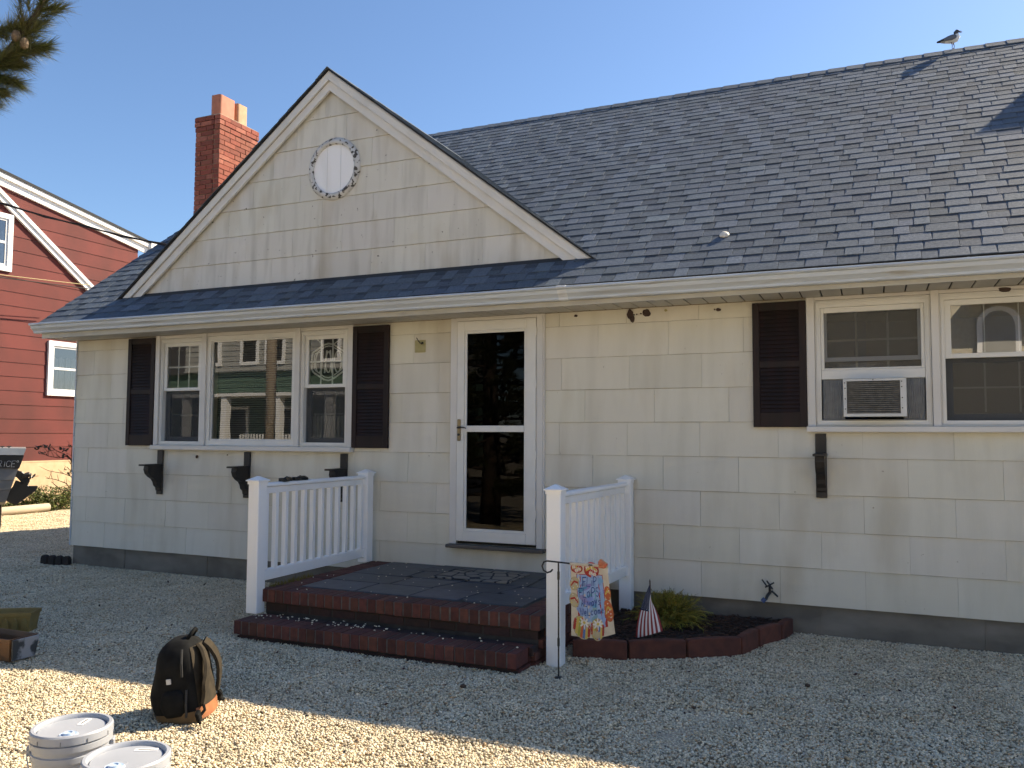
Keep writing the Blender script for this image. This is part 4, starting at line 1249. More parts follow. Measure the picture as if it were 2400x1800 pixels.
# golden thread-leaf shrub
M['gold_leaf'] = mat('golden_foliage', (0.36,0.30,0.045), (0.17,0.16,0.025), .8, 14, attr=True)
M['twig'] = mat('twig', (0.07,0.045,0.03), rough=.9)
shr = thing('golden_shrub', (-.10, -.50, .08), 'golden thread-leaf shrub beside the tap, behind the small flag', 'shrub')
fo_ = MB(); stx = MB()
rs = random.Random(5)
for i in range(1500):
    th_ = rs.uniform(0, 6.283); el = rs.uniform(.35, 1.5)
    Lr = rs.uniform(.16, .38) * (.78 + .22*math.cos(el))
    p = Vector((-.15, -.50, .10)) + Vector((rs.uniform(-.06,.06), rs.uniform(-.05,.05), 0))
    d = Vector((math.cos(th_)*math.cos(el)*.95, math.sin(th_)*math.cos(el)*.75, math.sin(el)*1.12))
    if i < 40: stx.tube([p, p + d*Lr*.5], [.004, .002], 5)
    seg = 7; prev = p; w_ = .0030
    b_ = rs.uniform(.45, 1.35)
    for k in range(seg):
        d2 = d + Vector((0,0,-.12*k)) + Vector((rs.uniform(-.25,.25), rs.uniform(-.25,.25), rs.uniform(-.1,.1)))
        q = prev + d2*(Lr/seg)
        if k >= 2:
            sd = d2.cross(Vector((rs.uniform(-1,1), rs.uniform(-1,1), 1))).normalized()*w_
            c = (b_*rs.uniform(.8,1.2), b_*rs.uniform(.85,1.1), b_*.9)
            fo_.add([prev - sd, prev + sd, q + sd*.6, q - sd*.6], [(0,1,2,3)], c)
            for j in (-1, 1):
                e = q + (sd.normalized()*j + d2.normalized())*rs.uniform(.012, .03) + Vector((0,0,-.008))
                sd2 = Vector((0,0,1)).cross(e - q).normalized()*.0024
                fo_.add([q - sd2, q + sd2, e], [(0,1,2)], c)
        prev = q
fo_.build('foliage', M['gold_leaf'], shr); stx.build('stems', M['twig'], shr)

# ------------------------------------------------------------------ stroke lettering (flat print)
GLY = {
 'F': [[(0,0),(.05,1)],[(-.08,.98),(.62,1.02)],[(.03,.52),(.5,.55)]], 'L': [[(.05,1),(0,.02),(.55,0)]], 'I': [[(.2,.85),(.18,0)]], 'i': [[(.2,.62),(.18,0)],[(.2,.85),(.22,.88)]],
 'P': [[(0,0),(.04,1)],[(.04,1),(.35,1.02),(.55,.85),(.5,.6),(.3,.48),(.02,.46)]],
 'p': [[(0,-.3),(.04,.65)],[(.04,.6),(.3,.68),(.48,.5),(.42,.2),(.2,.1),(.02,.15)]],
 'o': [[(.25,.62),(.06,.5),(.02,.25),(.15,.03),(.35,.03),(.47,.25),(.43,.52),(.25,.62)]],
 'S': [[(.5,.88),(.3,1),(.06,.88),(.08,.62),(.42,.45),(.5,.2),(.3,0),(.02,.1)]],
 'A': [[(0,0),(.28,1),(.55,0)],[(.1,.36),(.46,.38)]], 'W': [[(0,1),(.18,0),(.36,.7),(.55,0),(.74,1)]], 'w': [[(0,.62),(.14,0),(.28,.5),(.42,0),(.58,.64)]],
 'a': [[(.45,.58),(.2,.62),(.03,.35),(.1,.05),(.3,.05),(.45,.3)],[(.46,.62),(.46,.1),(.55,0)]], 'Y': [[(0,.75),(.22,.3)],[(.48,.8),(.2,.1),(.1,-.3)]], 'y': [[(.02,.6),(.2,.15)],[(.42,.62),(.2,.1),(.05,-.28)]],
 's': [[(.38,.55),(.2,.64),(.05,.5),(.3,.3),(.36,.12),(.15,0),(.0,.08)]], 'e': [[(.05,.32),(.42,.36),(.36,.58),(.18,.6),(.04,.35),(.12,.05),(.4,.06)]], 'l': [[(.1,1.05),(.08,.1),(.2,0)]],
 'c': [[(.42,.5),(.25,.62),(.06,.42),(.06,.18),(.22,.02),(.42,.1)]], 'm': [[(0,0),(.03,.6)],[(.03,.45),(.18,.6),(.26,.4),(.26,0)],[(.26,.42),(.42,.6),(.5,.4),(.52,0)]],
 'R': [[(0,0),(0,1),(.36,1),(.52,.88),(.52,.62),(.36,.5),(0,.5)],[(.28,.5),(.56,0)]], 'C': [[(.62,.8),(.5,.96),(.3,1),(.1,.85),(.02,.5),(.1,.15),(.3,0),(.5,.04),(.62,.2)]], 'E': [[(.52,1),(0,1),(0,0),(.52,0)],[(0,.52),(.46,.52)]],
}
def strokes(txt, x, z, h, adv=.72, slant=0.0, drop=0.0):
    """polylines of a word in a flat (x, z) plane"""
    out = []
    for i, ch_ in enumerate(txt):
        for pl in GLY.get(ch_, []):
            out.append([(x + h*(px + slant*pz), z + h*pz) for px, pz in pl])
        wdt = {'i': .42, 'I': .42, 'l': .38, 'm': .78, 'W': .95, 'w': .78, 'L': .68}.get(ch_, adv)
        x += h*wdt; z += drop
    return out
def ribbon(mb, pl, w_, f, col=None):
    """flat ribbon along a polyline, mapped by f(x, z) -> point"""
    n_ = len(pl)
    vs = []
    for i in range(n_):
        a = pl[max(0, i-1)]; b = pl[min(n_-1, i+1)]
        dx, dz = b[0]-a[0], b[1]-a[1]; l = math.hypot(dx, dz) or 1
        ox, oz = -dz/l*w_/2, dx/l*w_/2
        vs += [f(pl[i][0]+ox, pl[i][1]+oz), f(pl[i][0]-ox, pl[i][1]-oz)]
    mb.add(vs, [(2*i, 2*i+1, 2*i+3, 2*i+2) for i in range(n_-1)], col)
def patch(mb, poly, f, col=None, n=1):
    mb.add([f(*p) for p in poly], [tuple(range(len(poly)))], col)
def ellipse(cx, cz, rx, rz, rot=0, n=18):
    c, s = math.cos(rot), math.sin(rot)
    return [(cx + rx*math.cos(t)*c - rz*math.sin(t)*s, cz + rx*math.cos(t)*s + rz*math.sin(t)*c) for t in [2*math.pi*i/n for i in range(n)]]

# ------------------------------------------------------------------ garden flag on its stand
stand = thing('flag_stand', (-.535, -1.863, 0), 'thin black wrought flag stand in front of the right post', 'flag stand')
mb = MB()
top = Vector((-.560, -1.800, .700))
mb.tube([(-.535, -1.863, -.03), (-.548, -1.83, .35), top], .0055, 8)
pole = mb.build('pole', M['black_metal'], stand, smooth=40)
for z, f_ in ((.215, .33), (.62, .87)):
    mb = MB(); p = Vector((-.535, -1.863, 0)).lerp(top, z/.70); mb.tube([p - Vector((0,0,.025)), p + Vector((0,0,.025))], .0085, 8); mb.build('sleeve', M['black_metal'], stand, smooth=40)
mb = MB()
hook = [(-.600, -1.80, .655), (-.612, -1.80, .640), (-.636, -1.80, .632), (-.662, -1.80, .645), (-.672, -1.80, .672), (-.660, -1.80, .698), (-.636, -1.80, .706)]
mb.tube(hook + [(-.560, -1.80, .703), (-.45, -1.80, .698), (-.30, -1.80, .700), (-.245, -1.80, .702)], .0055, 8)
mb.build('arm', M['black_metal'], stand, smooth=40)
mb = MB(); mb.lathe([(0, .012), (.022, .008), (.026, -.005), (.0, -.006)], (-.535, -1.863, 0), 14); mb.build('foot', M['black_metal'], stand)

FLY = -1.803
FW0 = -.478
def fl_pt(x, z, lift=0.0):
    """flag surface: x in 0..1 across, z in 0..1 up; the lower right swings out"""
    t_ = 1 - z
    X = FW0 + .245*x + .055*t_*x + .012*t_*(1-x)*0
    Z = .703 - .455*t_ + .05*(x**2)*t_ - .012*math.sin(math.pi*x)*t_
    Y = FLY + .035*math.sin(2.6*x + .5)*t_ - .03*t_*x + .008*math.sin(9*x + 3*z)
    return Vector((X, Y - lift - .0012, Z))
gf = thing('garden_flag', (-.33, -1.80, .25), 'garden flag reading Flip Flops Always Welcome, with painted sandals', 'flag')
M['flag_cloth'] = mat('flag_cloth', (0.62,0.55,0.43), (0.55,0.47,0.36), .85, 20)
mb = MB(); n_ = 14
mb.add([fl_pt(i/n_, j/n_) for j in range(n_+1) for i in range(n_+1)], [(j*(n_+1)+i, j*(n_+1)+i+1, (j+1)*(n_+1)+i+1, (j+1)*(n_+1)+i) for j in range(n_) for i in range(n_)])
mb.build('cloth', M['flag_cloth'], gf, smooth=True)
mb = MB(); mb.tube([fl_pt(i/10, 1.0) + Vector((0, .003, -.003)) for i in range(11)], .011, 8); mb.build('sleeve', M['flag_cloth'], gf, smooth=True)
bn = MB()
for k in range(5):
    bn.obox(Matrix.Translation((-.262 + rnd(-.012,.012), -1.815, .705 + rnd(-.02,.02))) @ Matrix.Rotation(rnd(-.8,.8), 4, 'Y') @ Matrix.Rotation(rnd(-.6,.6), 4, 'Z'), .026, .010, .016)
M['flag_print'] = mat('flag_print', (1,1,1), (.88,.88,.88), .85, 30, attr=True)
bn.c = [(.55,.12,.06), (.6,.5,.3), (.58,.2,.1)]*10
bn.build('knot', M['flag_print'], gf, bevel=.005)
pr1 = MB()
F0 = lambda l: (lambda x, z: fl_pt(x, z, l))
def grid_patch(mb, x0, x1, z0, z1, lift, col, n=6):
    mb.add([fl_pt(lerp(x0,x1,i/n), lerp(z0,z1,j/n), lift) for j in range(n+1) for i in range(n+1)], [(j*(n+1)+i, j*(n+1)+i+1, (j+1)*(n+1)+i+1, (j+1)*(n+1)+i) for j in range(n) for i in range(n)], col)
def fan(mb, poly, lift, col):
    cx = sum(p[0] for p in poly)/len(poly); cz = sum(p[1] for p in poly)/len(poly)
    rings_ = 3
    vs = [fl_pt(cx, cz, lift)]
    for r_ in range(1, rings_+1):
        vs += [fl_pt(lerp(cx, p[0], r_/rings_), lerp(cz, p[1], r_/rings_), lift) for p in poly]
    n_ = len(poly)
    fs = [(0, 1+i, 1+(i+1) % n_) for i in range(n_)]
    for r_ in range(rings_-1):
        fs += [(1+r_*n_+i, 1+(r_+1)*n_+i, 1+(r_+1)*n_+(i+1) % n_, 1+r_*n_+(i+1) % n_) for i in range(n_)]
    mb.add(vs, fs, col)
RED, ORG, TAN, BLU, PBL, WHT, GRN, YEL, DBL = (.40,.035,.025), (.55,.13,.045), (.48,.40,.25), (.10,.19,.42), (.30,.42,.66), (.72,.70,.64), (.36,.36,.06), (.60,.45,.10), (.035,.08,.26)
grid_patch(pr1, .155, .845, .125, .865, .0006, RED); grid_patch(pr1, .170, .830, .135, .855, .0009, PBL)
for i in range(26):
    fan(pr1, ellipse(rnd(.25,.75), rnd(.25,.8), rnd(.06,.14), rnd(.025,.05), rnd(-.4,.4), 10), .0011 + i*1e-5, (lerp(BLU[0],PBL[0],rnd(0,.9)), lerp(BLU[1],PBL[1],rnd(0,.9)), lerp(BLU[2],PBL[2],rnd(0,.9))))
def sandal(cx, cz, rx, rz, rot, col, strap, dots=None, stripes=False, lift=.0015):
    fan(pr1, ellipse(cx, cz, rx*1.04, rz*1.03, rot, 20), lift, (col[0]*.4, col[1]*.4, col[2]*.4)); fan(pr1, ellipse(cx, cz, rx, rz, rot, 20), lift + .0002, col)
    c, s = math.cos(rot), math.sin(rot)
    def loc(a, b): return (cx + a*rx*c - b*rz*s, cz + a*rx*s + b*rz*c)
    if stripes:
        for k, cc in zip(range(-3, 4), (RED, YEL, GRN, ORG, BLU, YEL, RED)):
            a = k/3.6; hgt = math.sqrt(1 - a*a)*.92
            ribbon(pr1, [loc(a, -hgt), loc(a, 0), loc(a, hgt)], rx*.26, F0(lift + .0004), cc)
    for k in range(dots or 0):
        a, b = rnd(-.6,.6), rnd(-.75,.75); fan(pr1, ellipse(*loc(a, b), .018, .010, 0, 7), lift + .0005, WHT if k % 2 else YEL)
    if strap:
        ribbon(pr1, [loc(-.8, -.1), loc(0, .35), loc(.8, -.1)], .028, F0(lift + .0007), strap)
def daisy(cx, cz, r_, lift=.0026):
    for k in range(8):
        a = k*math.pi/4; fan(pr1, ellipse(cx + r_*.6*math.cos(a), cz + r_*.34*math.sin(a), r_*.42, r_*.13, math.atan2(math.sin(a)*.55, math.cos(a)), 7), lift, WHT)
    fan(pr1, ellipse(cx, cz, r_*.28, r_*.16, 0, 7), lift + .0002, YEL)
sandal(.17, .935, .16, .060, .0, RED, YEL); sandal(.56, .925, .19, .105, .0, RED, YEL)
for p in ((.10,.955),(.24,.93),(.17,.91),(.45,.95),(.58,.95),(.66,.92),(.53,.88),(.62,.86)): daisy(*p, .055)
sandal(.10, .725, .13, .090, .25, TAN, RED, 8); sandal(.08, .495, .12, .095, -.2, TAN, RED, 8)
sandal(.93, .600, .085, .100, .1, ORG, YEL, 7); sandal(.90, .345, .12, .160, .35, ORG, YEL, 12)
sandal(.24, .130, .20, .155, -.25, TAN, None, stripes=True); sandal(.60, .110, .15, .150, -.15, TAN, None, stripes=True)
daisy(.30, .205, .13); daisy(.62, .185, .12)
pr1.build('print', M['flag_print'], gf)
tx = MB()
for wd, x, z, h, sl in (('FLiP', .31, .695, .125, .12), ('FLoPS', .21, .545, .125, .06), ('ALwaYs', .255, .425, .098, .04), ('WeLcome', .215, .300, .098, .02)):
    asp = .455/.26
    for pl in strokes(wd, 0, 0, h, .74, sl, .004):
        ribbon(tx, [(x + p[0]*1.12, z + p[1]) for p in pl], .015, F0(.0034), DBL)
tx.build('lettering', M['flag_print'], gf)

# ------------------------------------------------------------------ small stars-and-stripes flag in the bed
us_ = thing('stick_flag', (-.17, -1.02, .085), 'small stars and stripes flag on a stick in the mulch', 'flag')
M['stick'] = mat('dowel', (0.11,0.075,0.05), rough=.7)
mb = MB(); mb.tube([(-.150, -1.03, .06), (-.163, -1.03, .49)], .0048, 8); mb.tube([(-.163, -1.03, .488), (-.1635, -1.03, .505)], [.006, .001], 8); mb.build('stick', M['stick'], us_)
def us_pt(a, b, lift=0.0):
    """a: along the fly (0 hoist), b: 0 bottom .. 1 top of the hoist; hangs limply from the stick, fly downwards"""
    # the hoist runs along the stick's top, the cloth falls diagonally: corners chosen from the picture
    H1 = Vector((-.163, -1.034, .470)); H0 = Vector((-.150, -1.034, .345))
    T1 = Vector((-.258, -1.060, .096)); T0 = Vector((-.070, -1.046, .160))
    mid1 = Vector((-.248, -1.075, .275)); mid0 = Vector((-.100, -1.040, .295))
    e1 = H1*(1-a)**2 + mid1*2*a*(1-a) + T1*a*a
    e0 = H0*(1-a)**2 + mid0*2*a*(1-a) + T0*a*a
    p = e1*b + e0*(1-b)
    p.y += -.022*math.sin(math.pi*b)*(.3 + a*.7) - lift - .001
    return p
WH, RD, NV = (.72,.72,.72), (.26,.03,.03), (.012,.018,.055)
uf = MB()
for s_ in range(13):
    b0, b1 = 1 - (s_+1)/13, 1 - s_/13
    a0 = .46 if s_ < 7 else 0
    n_ = 10
    vs = [us_pt(lerp(a0, 1, i/n_), b) for i in range(n_+1) for b in (b0, b1)]
    uf.add(vs, [(2*i, 2*i+2, 2*i+3, 2*i+1) for i in range(n_)], RD if s_ % 2 == 0 else WH)
n_ = 6
uf.add([us_pt(.46*i/n_, lerp(6/13, 1, j/n_)) for j in range(n_+1) for i in range(n_+1)], [(j*(n_+1)+i, j*(n_+1)+i+1, (j+1)*(n_+1)+i+1, (j+1)*(n_+1)+i) for j in range(n_) for i in range(n_)], NV)
M['flag_nylon'] = mat('flag_nylon', (1,1,1), rough=.7, attr=True)
uf.build('cloth', M['flag_nylon'], us_)
st_ = MB()
for r_ in range(9):
    m_ = 6 if r_ % 2 == 0 else 5
    for k in range(m_):
        a = .46*(k + (.5 if m_ == 6 else 1))/6; b = 6/13 + (7/13)*(r_ + .6)/9.2
        if a < .05: continue
        pl = []
        for i in range(10):
            an = math.pi/2 + i*math.pi/5; rr = 1 if i % 2 == 0 else .42
            pl.append(us_pt(a + .012*rr*math.cos(an), b + .018*rr*math.sin(an), .0012))
        st_.add(pl, [tuple(range(10))], WH)
st_.build('stars', M['flag_nylon'], us_)

# ------------------------------------------------------------------ window-box liners lying on the gravel
M['olive_plastic'] = mat('olive_plastic', (0.28,0.20,0.065), (0.22,0.155,0.05), .6, 10)
def trough(name, label, loc, rot, Ln, Wt, Ht, m, inner, arches=False, tilt=(0,0)):
    t_ = thing(name, loc, label, 'planter', 'empty planters at the left')
    LOCAL.add(t_.name); place(t_, Matrix.Translation(Vector(loc)) @ Matrix.Rotation(rot, 4, 'Z') @ Matrix.Rotation(tilt[0], 4, 'X') @ Matrix.Rotation(tilt[1], 4, 'Y'))
    def rect(l, w_, z): return [(-l/2, -w_/2, z), (l/2, -w_/2, z), (l/2, w_/2, z), (-l/2, w_/2, z)]
    mb = MB()
    mb.loft([rect(Ln*.93, Wt*.80, 0), rect(Ln*.98, Wt*.95, Ht*.8), rect(Ln*1.0, Wt*1.0, Ht*.8), rect(Ln*1.015, Wt*1.03, Ht), rect(Ln*.985, Wt*.93, Ht), rect(Ln*.95, Wt*.85, Ht*.8), rect(Ln*.91, Wt*.74, .012)])
    mb.build('trough', m, t_, bevel=.003)
    if arches:
        for sx in range(9):
            x = lerp(-Ln*.42, Ln*.42, sx/8)
            a = MB(); pl = [(-.030, .03), (.030, .03), (.028, Ht*.50), (.018, Ht*.66), (0, Ht*.73), (-.018, Ht*.66), (-.028, Ht*.50)]
            def ya(z): return -Wt*(.40 + .075*z/(Ht*.8)) - .001
            a.prism(pl, lambda u, z: (x + u*.75, ya(z) - .012, z), lambda u, z: (x + u*.75, ya(z) + .004, z)); a.build('arch_relief', m, t_, bevel=.002)
    s = MB(); s.add(rect(Ln*.92, Wt*.76, .03), [(0,1,2,3)]); s.build('soil', inner, t_)
    return t_
M['soil'] = mat('dry_soil', (0.09,0.075,0.05), (0.05,0.04,0.03), .95, 30)
trough('olive_planter', 'olive plastic trough planter with arched relief at the left edge', (-4.88, -2.53, 0), .56, .62, .19, .155, M['olive_plastic'], M['soil'], True)
M['worn_grey'] = mat('worn_grey_plastic', (0.30,0.31,0.33), (0.045,0.05,0.055), .6, 9, lo=.46, hi=.54, detail=6)
M['brown_plastic'] = mat('brown_plastic', (0.17,0.085,0.035), (0.11,0.055,0.025), .55, 8)
tr2 = trough('worn_planter', 'worn grey and brown trough planter near the shadow edge', (-4.255, -2.975, 0), .02, .66, .20, .155, M['brown_plastic'], M['soil'])
mb = MB(); mb.prism([(-.095, .012), (.095, .012), (.112, .150), (-.112, .150)], lambda a, z: (.332 + .02*z/.15 - .006, a*.86, z), lambda a, z: (.340 + .02*z/.15, a*.86, z)); mb.build('end_panel', M['worn_grey'], tr2, bevel=.002)

# ------------------------------------------------------------------ backpack
M['black_cloth'] = mat('black_cloth', (0.006,0.0065,0.007), (0.011,0.0115,0.012), .9, 20, bump=.4, bscale=160, bdist=.001, spec=.15)
M['olive_cloth'] = mat('olive_cloth', (0.048,0.038,0.025), (0.030,0.025,0.018), .9, 20, bump=.5, bscale=200, bdist=.001, spec=.2)
M['leather'] = mat('tan_leather', (0.36,0.15,0.06), (0.27,0.10,0.045), .55, 12, bump=.3, bscale=80)
M['tan_trim'] = mat('tan_trim', (0.11,0.065,0.025), (0.07,0.045,0.02), .7, 12)
M['stripe_cloth'] = mat('grey_webbing', (0.03,0.031,0.032), rough=.9)
bp_ = thing('backpack', (-2.10, -3.27, 0), 'black and olive backpack with tan leather base standing on the gravel', 'backpack')
LOCAL.add(bp_.name); place(bp_, Matrix.Translation((-2.105, -3.325, .0)) @ Matrix.Rotation(R(26), 4, 'Z') @ Matrix.Rotation(R(-8), 4, 'Y'))
# local: +x is the strap side, y the width
def bsec(h):
    """half width, depth back, depth front at height h (0..1)"""
    if h < .6: w_ = .145 + .006*math.sin(h*5)
    else: w_ = .148*math.sqrt(max(.02, 1 - ((h - .6)/.43)**2.4))
    d_ = .125*(1 - .18*h**2) if h < .75 else .125*(.9)*math.sqrt(max(.03, 1 - ((h - .75)/.27)**2))*.98
    bulge = .045*math.exp(-((h - .32)/.26)**2)
    return max(w_, .03), max(d_, .02), bulge
HB = .415
def bring(h, grow=0.0, n=28):
    w_, d_, bu = bsec(h)
    out = []
    for k in range(n):
        a = 2*math.pi*k/n
        c, s = math.cos(a), math.sin(a)
        x = (abs(c)**.55)*(1 if c > 0 else -1)*(d_ + grow) - (bu if c < 0 else 0)*abs(c)**.5
        y = (abs(s)**.62)*(1 if s > 0 else -1)*(w_ + grow)
        wob = .006*noise.noise(Vector((c*2, s*2, h*5)))
        out.append((x + wob, y + wob, h*HB))
    return out
hs = [0.0, .02, .08, .16, .25, .35, .45, .55, .65, .74, .82, .88, .93, .97, 1.0]
mb = MB(); mb.loft([bring(h, -.01 if h < .01 else 0) for h in hs]); mb.build('body', M['black_cloth'], bp_, smooth=True)
mb = MB(); ang = [2*math.pi*k/28 for k in range(28)]
mb.loft([bring(h, .004) for h in (0.0, .03, .08, .13)]); base = mb.build('base', M['tan_trim'], bp_, smooth=50)
def front(y, h, off=0.0):
    w_, d_, bu = bsec(h)
    t_ = min(.999, abs(y)/w_)
    s = t_**(1/.62); c = math.sqrt(max(0, 1 - s*s))
    return Vector((d_*(c**.55) + off, y, h*HB))
fp = MB(); nn, mm = 10, 12
vs = []
for j in range(mm+1):
    h = lerp(.145, .90, j/mm); w_ = bsec(h)[0]*.86
    for i in range(nn+1): vs.append(front(lerp(-w_, w_, i/nn), h, .005))
fp.add(vs, [(j*(nn+1)+i, j*(nn+1)+i+1, (j+1)*(nn+1)+i+1, (j+1)*(nn+1)+i) for j in range(mm) for i in range(nn)]); fp.build('back_panel', M['olive_cloth'], bp_, smooth=True)
lp = MB(); vs = []
for j in range(5):
    h = lerp(.005, .155, j/4); w_ = bsec(h)[0]*.93
    for i in range(nn+1): vs.append(front(lerp(-w_, w_, i/nn), h + .02*(abs(i - nn/2)/nn), .008))
lp.add(vs, [(j*(nn+1)+i, j*(nn+1)+i+1, (j+1)*(nn+1)+i+1, (j+1)*(nn+1)+i) for j in range(4) for i in range(nn)]); lp.build('leather_panel', M['leather'], bp_, smooth=True)
for sg in (-1, 1):
    pts = []
    for i in range(15):
        u = i/14; h = lerp(.90, .20, u)
        y = sg*(lerp(.045, .118, min(1, u*1.5)))
        y = max(-bsec(h)[0]*.92, min(bsec(h)[0]*.92, y))
        pts.append(front(y, h, .016 + .028*math.sin(math.pi*u)))
    mb = MB()
    rings_ = []
    for i, p in enumerate(pts):
        tg = (pts[min(14, i+1)] - pts[max(0, i-1)]).normalized(); sd = tg.cross(Vector((1,0,0))).normalized(); nm = sd.cross(tg)
        w_ = .033 if i < 11 else .020
        rings_.append([p + sd*w_*a + nm*.009*b for a, b in ((-1,-.4),(-.8,1),(.8,1),(1,-.4),(.8,-1),(-.8,-1))])
    mb.loft(rings_); mb.build('shoulder_strap', M['olive_cloth'], bp_, smooth=50)
    mb = MB(); q = pts[-1]
    mb.tube([q, q + Vector((.012, sg*.018, -.03)), Vector((.10, sg*.165, .018)), Vector((.125, sg*.20, .006))], .008, 6); mb.build('webbing', M['black_cloth'], bp_)
    mb = MB(); mb.obox(Matrix.Translation((.112, sg*.178, .035)) @ Matrix.Rotation(.4, 4, 'X'), .010, .020, .028); mb.build('buckle', M['black_cloth'], bp_, bevel=.004)
mb = MB(); mb.tube([Vector((.045, -.040, .405)), Vector((.075, -.032, .440)), Vector((.082, 0, .452)), Vector((.075, .032, .440)), Vector((.045, .040, .405))], .010, 8); mb.build('grab_handle', M['black_cloth'], bp_, smooth=True)
mb = MB(); mb.obox(Matrix.Translation((-.03, -.150, .225)), .011, .006, .013); mb.build('label', M['curtain'], bp_)
pk = MB()
rings_ = []
for j in range(7):
    h = lerp(.10, .42, j/6); pk_w = .07*math.sin(math.pi*(j + .6)/7.2)**.3
    rings_.append([Vector((-.02 + pk_w*math.cos(a), -.142 - .022*max(0, -math.sin(a))*math.sin(math.pi*(j + 1)/8) + .012*math.sin(a), h*HB)) for a in [2*math.pi*k/14 for k in range(14)]])
pk.loft(rings_); pk.build('side_pocket', M['black_cloth'], bp_, smooth=True)
for z0, z1 in ((.17, .03), (.38, .24)):
    mb = MB(); mb.tube([(.055, -.150, z0*1.0), (.05, -.165, (z0+z1)/2), (.04, -.152, z1)], .006, 6); mb.build('side_webbing', M['stripe_cloth'], bp_)

# ------------------------------------------------------------------ buckets
M['bucket'] = mat('grey_plastic', (0.36,0.38,0.42), (0.33,0.35,0.39), .38, 6)
M['label'] = mat('white_label', (0.80,0.80,0.80), rough=.5)
M['spout'] = mat('blue_grey_spout', (0.42,0.52,0.66), rough=.35)
def bucket(x, y, rot, label, lab):
    t_ = thing('bucket', (x, y, 0), label, 'bucket', 'lidded grey buckets')
    LOCAL.add(t_.name); place(t_, Matrix.Translation((x, y, -.035)) @ Matrix.Rotation(rot, 4, 'Z'))
    mb = MB()
    mb.lathe([(0, .0), (.125, .0), (.129, .004), (.139, .262), (.146, .264), (.146, .285), (.141, .288), (.142, .305), (.150, .307), (.150, .330), (.143, .333), (.143, .345), (.135, .345)], n=48)
    mb.build('pail', M['bucket'], t_, smooth=35)
    mb = MB()
    mb.lathe([(0, .358), (.122, .358), (.126, .352), (.128, .350), (.130, .366), (.135, .372), (.146, .372), (.151, .366), (.152, .338), (.147, .336), (.145, .340)], n=48)
    lid = mb.build('lid', M['bucket'], t_, smooth=35)
    mb = MB(); mb.lathe([(0, .366), (.012, .366), (.014, .370), (.020, .370), (.022, .361), (.032, .364), (.036, .358)], (.0, -.085, 0), 24); mb.build('spout', M['spout'], lid, smooth=35)
    mb = MB(); mb.lathe([(0, .356), (.010, .357), (.013, .3595), (.016, .358)], (.012, -.045, 0), 16); mb.build('plug', M['bucket'], lid, smooth=True)
    mb = MB(); a, b, c, d = lab; mb.obox(Matrix.Translation((a, b, .3592)) @ Matrix.Rotation(d, 4, 'Z'), c, .012, .0006); lb_ = mb.build('label', M['label'], t_)
    mb = MB(); mb.obox(Matrix.Translation((a, b, .3601)) @ Matrix.Rotation(d, 4, 'Z'), c*.72, .0028, .0003); mb.build('label_line', M['black_metal'], lb_)
    for k in range(10):
        an = k*2*math.pi/10 + .2
        mb = MB(); mb.obox(Matrix.Rotation(an, 4, 'Z') @ Matrix.Translation((.1525, 0, .346)), .0008, .0012, .008); mb.build('lid_notch', M['screen_frame'], lid)
    hd_ = MB(); hd_.tube([(.155*math.cos(u), .155*math.sin(u), .292 - .10*math.sin(u - math.pi)) for u in [math.pi + math.pi*i/14 for i in range(15)]], .0025, 6); hd_.build('wire_handle', M['lead'], t_)
    for sg in (-1, 1):
        mb = MB(); mb.obox(Matrix.Translation((sg*.150, 0, .288)), .008, .022, .018); mb.build('ear', M['bucket'], t_, bevel=.003)
bucket(-1.690, -4.375, .75, 'lidded grey bucket standing behind and left of the other', (.035, .062, .036, 1.2))
bucket(-1.232, -4.512, .35, 'lidded grey bucket nearest the camera, cut by the bottom edge', (.03, -.105+.19, .042, .15))

# ------------------------------------------------------------------ gull on the ridge, shell on the roof
gull = thing('gull', (2.225, 3.80, RZ + .024), 'dark-headed grey gull standing on the roof ridge', 'gull')
LOCAL.add(gull.name); place(gull, Matrix.Translation((2.225, 3.80, RZ + .024)) @ Matrix.Rotation(R(14), 4, 'Z') @ Matrix.Scale(1.06, 4))
M['feather'] = mat('feathers', (1,1,1), (.9,.9,.9), .8, 60, attr=True)
pth = [(-.150,.083,.008,.003),(-.115,.088,.016,.008),(-.075,.094,.026,.021),(-.035,.102,.035,.036),(.005,.108,.038,.044),(.038,.119,.035,.043),(.056,.140,.028,.034),(.050,.163,.021,.023),(.047,.183,.022,.025),(.058,.199,.020,.021),(.071,.197,.014,.015),(.080,.192,.005,.006)]
rings_ = []
for i, (x, z, sy, sz) in enumerate(pth):
    a = pth[max(0, i-1)]; b = pth[min(len(pth)-1, i+1)]
    tg = Vector((b[0]-a[0], 0, b[1]-a[1])).normalized(); nm = Vector((-tg.z, 0, tg.x))
    rings_.append([Vector((x, 0, z)) + Vector((0, sy*math.cos(t_), 0)) + nm*sz*math.sin(t_) for t_ in [2*math.pi*k/16 for k in range(16)]])
gb = MB(); gb.loft(rings_)
cols = []
for r_ in range(len(pth)-1):
    for k in range(16):
        upq = 1 if 0 <= k < 8 else 0
        if r_ >= 7: c = (.055,.06,.07) if r_ > 7 or k > 3 else (.10,.105,.11)
        elif r_ >= 5: c = (.78,.78,.77)
        elif r_ <= 0: c = (.03,.03,.035)
        elif r_ <= 1: c = (.05,.055,.065) if upq else (.40,.40,.40)
        else: c = (.16,.175,.20) if upq and k in (2,3,4,5) else (.74,.74,.72)
        cols.append(c)
gb.c = cols + [(.05,.05,.05)]*2
gb.build('body', M['feather'], gull, smooth=True)
